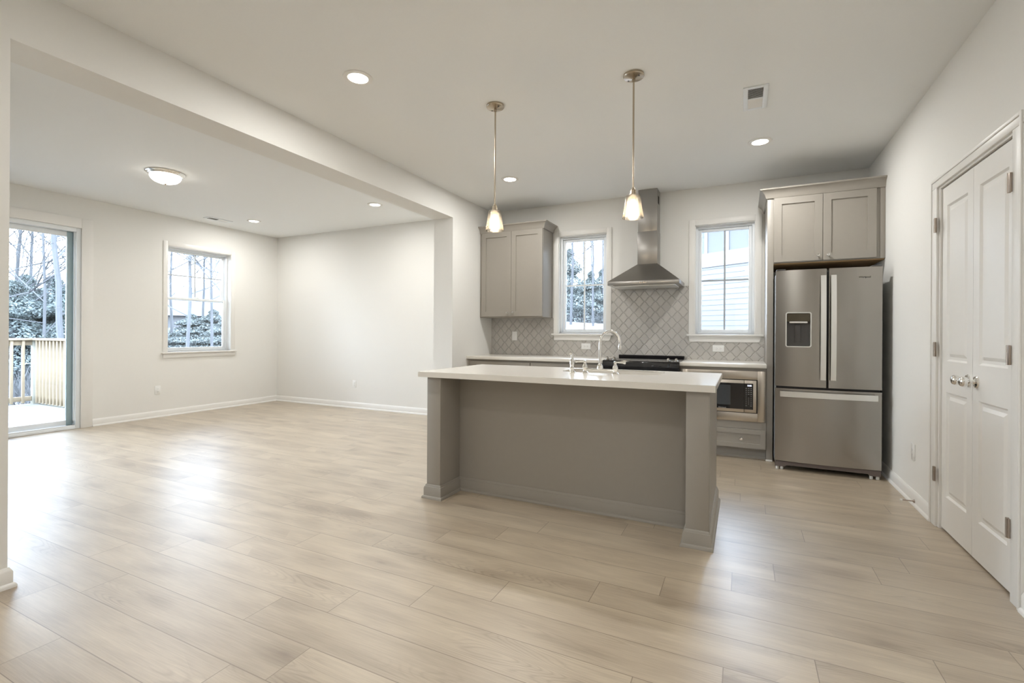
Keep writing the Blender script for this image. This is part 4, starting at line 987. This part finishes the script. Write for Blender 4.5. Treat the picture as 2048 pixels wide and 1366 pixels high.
# behind the living window
G3 = 'bare trees beyond the living window'
for i, (dx, dy, d, H, r0, bk) in enumerate(((-7.374, 4.27, 16, 9, .13, M_bark2), (-7.374, 4.62, 17, 10, .10, M_bark2), (-7.374, 4.86, 15, 10, .14, M_bark2), (-7.374, 4.05, 24, 10, .14, M_bark), (-7.374, 4.47, 27, 11, .14, M_bark), (-7.374, 4.98, 24, 11, .16, M_bark))):
    x, y = on_ray(dx, dy, d); bare_tree('slim leafless tree seen through the living area window', 'tree', x, y, H, r0, 60+i, G3, bk, (0, 0), .9, .25)
G4 = 'evergreens beyond the living window'
for i, (dx, dy, d, H, W_) in enumerate(((-7.374, 4.1, 23, 1.3, 1.3), (-7.374, 4.55, 22, 1.3, 1.3), (-7.374, 4.8, 24, 1.5, 1.3), (-7.374, 4.32, 27, 1.6, 1.4), (-7.374, 4.65, 27, 1.7, 1.4), (-7.374, 4.93, 20, 1.5, 1.1))):
    x, y = on_ray(dx, dy, d); evergreen('low evergreen seen through the living area window', x, y, H, W_, 80+i, G4, M_leaf2)
# behind the left kitchen window
G5 = 'bare trees beyond the left kitchen window'
for i, (dx, dy, d, H, r0) in enumerate(((-1.95, 5.767, 22, 12, .16), (-1.80, 5.767, 27, 13, .12), (-1.66, 5.767, 21, 12, .12), (-1.56, 5.767, 26, 13, .16), (-2.1, 5.767, 27, 12, .15), (-1.70, 5.767, 34, 14, .18), (-1.50, 5.767, 20, 10, .10))):
    x, y = on_ray(dx, dy, d); bare_tree('leafless tree seen through the left kitchen window', 'tree', x, y, H, r0, 100+i, G5, M_bark2 if i % 2 else M_bark, (0, 0), 1.0, .2)
G6 = 'evergreens beyond the left kitchen window'
for i, (dx, dy, d, H, W_) in enumerate(((-1.98, 5.767, 25, 3.9, 1.6), (-1.84, 5.767, 28, 2.6, 1.5), (-1.70, 5.767, 26, 2.9, 1.4), (-1.56, 5.767, 28, 3.3, 1.5), (-1.45, 5.767, 27, 2.2, 1.4), (-2.12, 5.767, 28, 3.2, 1.6))):
    x, y = on_ray(dx, dy, d); evergreen('evergreen tree seen through the left kitchen window', x, y, H, W_, 120+i, G6, M_leaf2)
def underbrush():
    rs = random.Random(9); g = bmesh.new()
    for i in range(9000):
        if i % 3 == 0: dx, dy = -7.4, rs.uniform(2.0, 3.1); d = rs.uniform(14, 34)
        elif i % 3 == 1: dx, dy = -7.374, rs.uniform(3.9, 5.1); d = rs.uniform(13, 36)
        else: dx, dy = rs.uniform(-2.2, -1.4), 5.767; d = rs.uniform(24, 36)
        x, y = on_ray(dx, dy, d); z = hgt(x, y); h_ = rs.uniform(.2, .9); a = Vector((rs.uniform(-.3, .3), rs.uniform(-.3, .3), h_)); s_ = Vector((rs.uniform(-1, 1), rs.uniform(-1, 1), 0)).normalized()*rs.uniform(.008, .03)
        c = Vector((x, y, z-.02)); g.faces.new([g.verts.new(c-s_), g.verts.new(c+s_), g.verts.new(c+a)])
    me = bpy.data.meshes.new('underbrush'); g.to_mesh(me); g.free(); me.materials.append(M_brush); o = bpy.data.objects.new('underbrush', me); C.objects.link(o)
    tag(o, 'dry grey underbrush and twigs on the wooded ground outside', 'underbrush', kind='stuff')
underbrush()
# neighbouring house beside the right kitchen window
def neighbour():
    d = Vector((.856, -.516, 0)); nrm = Vector((-.516, -.856, 0))        # wall runs along d, faces nrm
    A = Vector((-.6, 13.6, 0)); A = A-d*1.15; L = 9.5; zb = 1.30
    r = thing('neighbouring_house', 'pale house with lap siding seen through the right kitchen window', 'house', tuple(A+Vector((0, 0, -.5))))
    def quadbox(name, m_, s0, s1, z0, z1, o0, o1, par):
        g = B(); p = [A+d*s0-nrm*o0, A+d*s1-nrm*o0, A+d*s1+nrm*o1, A+d*s0+nrm*o1]
        g.prism([(q.x, q.y, z0) for q in p], (0, 0, z1-z0)); return g.build(name, m_, par)
    quadbox('wall_core', M_side, 0, L, -1, 4.5, 6, 0, r)
    g = B(); z = zb; e = .136
    while z < 3.00-.01:
        p0 = A+d*0+nrm*.002; p1 = A+d*L+nrm*.002
        a, b_ = A+nrm*.011, A+d*L+nrm*.011
        g.poly([(a.x, a.y, z), (b_.x, b_.y, z), (p1.x, p1.y, z+e), (p0.x, p0.y, z+e)]); g.poly([(a.x, a.y, z), (b_.x, b_.y, z), (p1.x, p1.y, z), (p0.x, p0.y, z)])
        z += e
    g.build('lap_siding', M_side, r, smooth=False)
    quadbox('frieze_board', M_frieze, 0, L, 2.99, 3.36, 0, .035, r); quadbox('skirt_board', M_frieze, 0, L, zb-.12, zb, 0, .035, r)
    quadbox('foundation', M_panel, 0, L, -1, zb-.12, 0, .01, r); quadbox('upper_panel', M_panel, 0, L, 3.36, 4.5, 0, .006, r)
    s_ = .15
    while s_ < L: quadbox('batten', M_frieze, s_, s_+.09, 3.36, 4.5, 0, .03, r); s_ += .62
    g = B(); p = [A-d*.4+nrm*.4, A+d*(L+.4)+nrm*.4, A+d*(L+.4)-nrm*3, A-d*.4-nrm*3]; q = [A-d*.4-nrm*6.4, A+d*(L+.4)-nrm*6.4]
    g.poly([(p[0].x, p[0].y, 4.5), (p[1].x, p[1].y, 4.5), (p[2].x, p[2].y, 5.2), (p[3].x, p[3].y, 5.2)]); g.poly([(q[0].x, q[0].y, 4.5), (q[1].x, q[1].y, 4.5), (p[2].x, p[2].y, 5.2), (p[3].x, p[3].y, 5.2)])
    g.build('roof', M_roof, r, smooth=False)
neighbour()
def far_house(x, y, w_, dpt, zw, zr, label):
    z0 = hgt(x, y)-.3; r = thing('far_house', label, 'house', (x, y, z0))
    u = Vector((-y, x, 0)).normalized()*-1; v = Vector((x, y, 0)).normalized()
    c = Vector((x, y, 0)); P = lambda a, b_, z: tuple(c+u*a+v*b_+Vector((0, 0, z)))
    g = B(); g.prism([P(-w_/2, 0, z0), P(w_/2, 0, z0), P(w_/2, dpt, z0), P(-w_/2, dpt, z0)], (0, 0, zw-z0)); g.build('walls', M_farw, r, smooth=False)
    g = B(); e_ = .4; g.poly([P(-w_/2-e_, -e_, zw), P(w_/2+e_, -e_, zw), P(w_/2-1.6, dpt/2, zr), P(-w_/2+1.6, dpt/2, zr)]); g.poly([P(-w_/2-e_, dpt+e_, zw), P(w_/2+e_, dpt+e_, zw), P(w_/2-1.6, dpt/2, zr), P(-w_/2+1.6, dpt/2, zr)])
    g.poly([P(-w_/2-e_, -e_, zw), P(-w_/2-e_, dpt+e_, zw), P(-w_/2+1.6, dpt/2, zr)]); g.poly([P(w_/2+e_, -e_, zw), P(w_/2+e_, dpt+e_, zw), P(w_/2-1.6, dpt/2, zr)]); g.build('roof', M_roof, r, smooth=False)
x, y = on_ray(-7.374, 4.82, 48); far_house(x, y, 9, 8, 3.3, 5.2, 'far grey-roofed house seen behind the trees, right half of the living area window')
x, y = on_ray(-7.374, 4.12, 44); far_house(x, y, 9, 8, 2.4, 4.0, 'far grey-roofed house seen behind the trees, left half of the living area window')
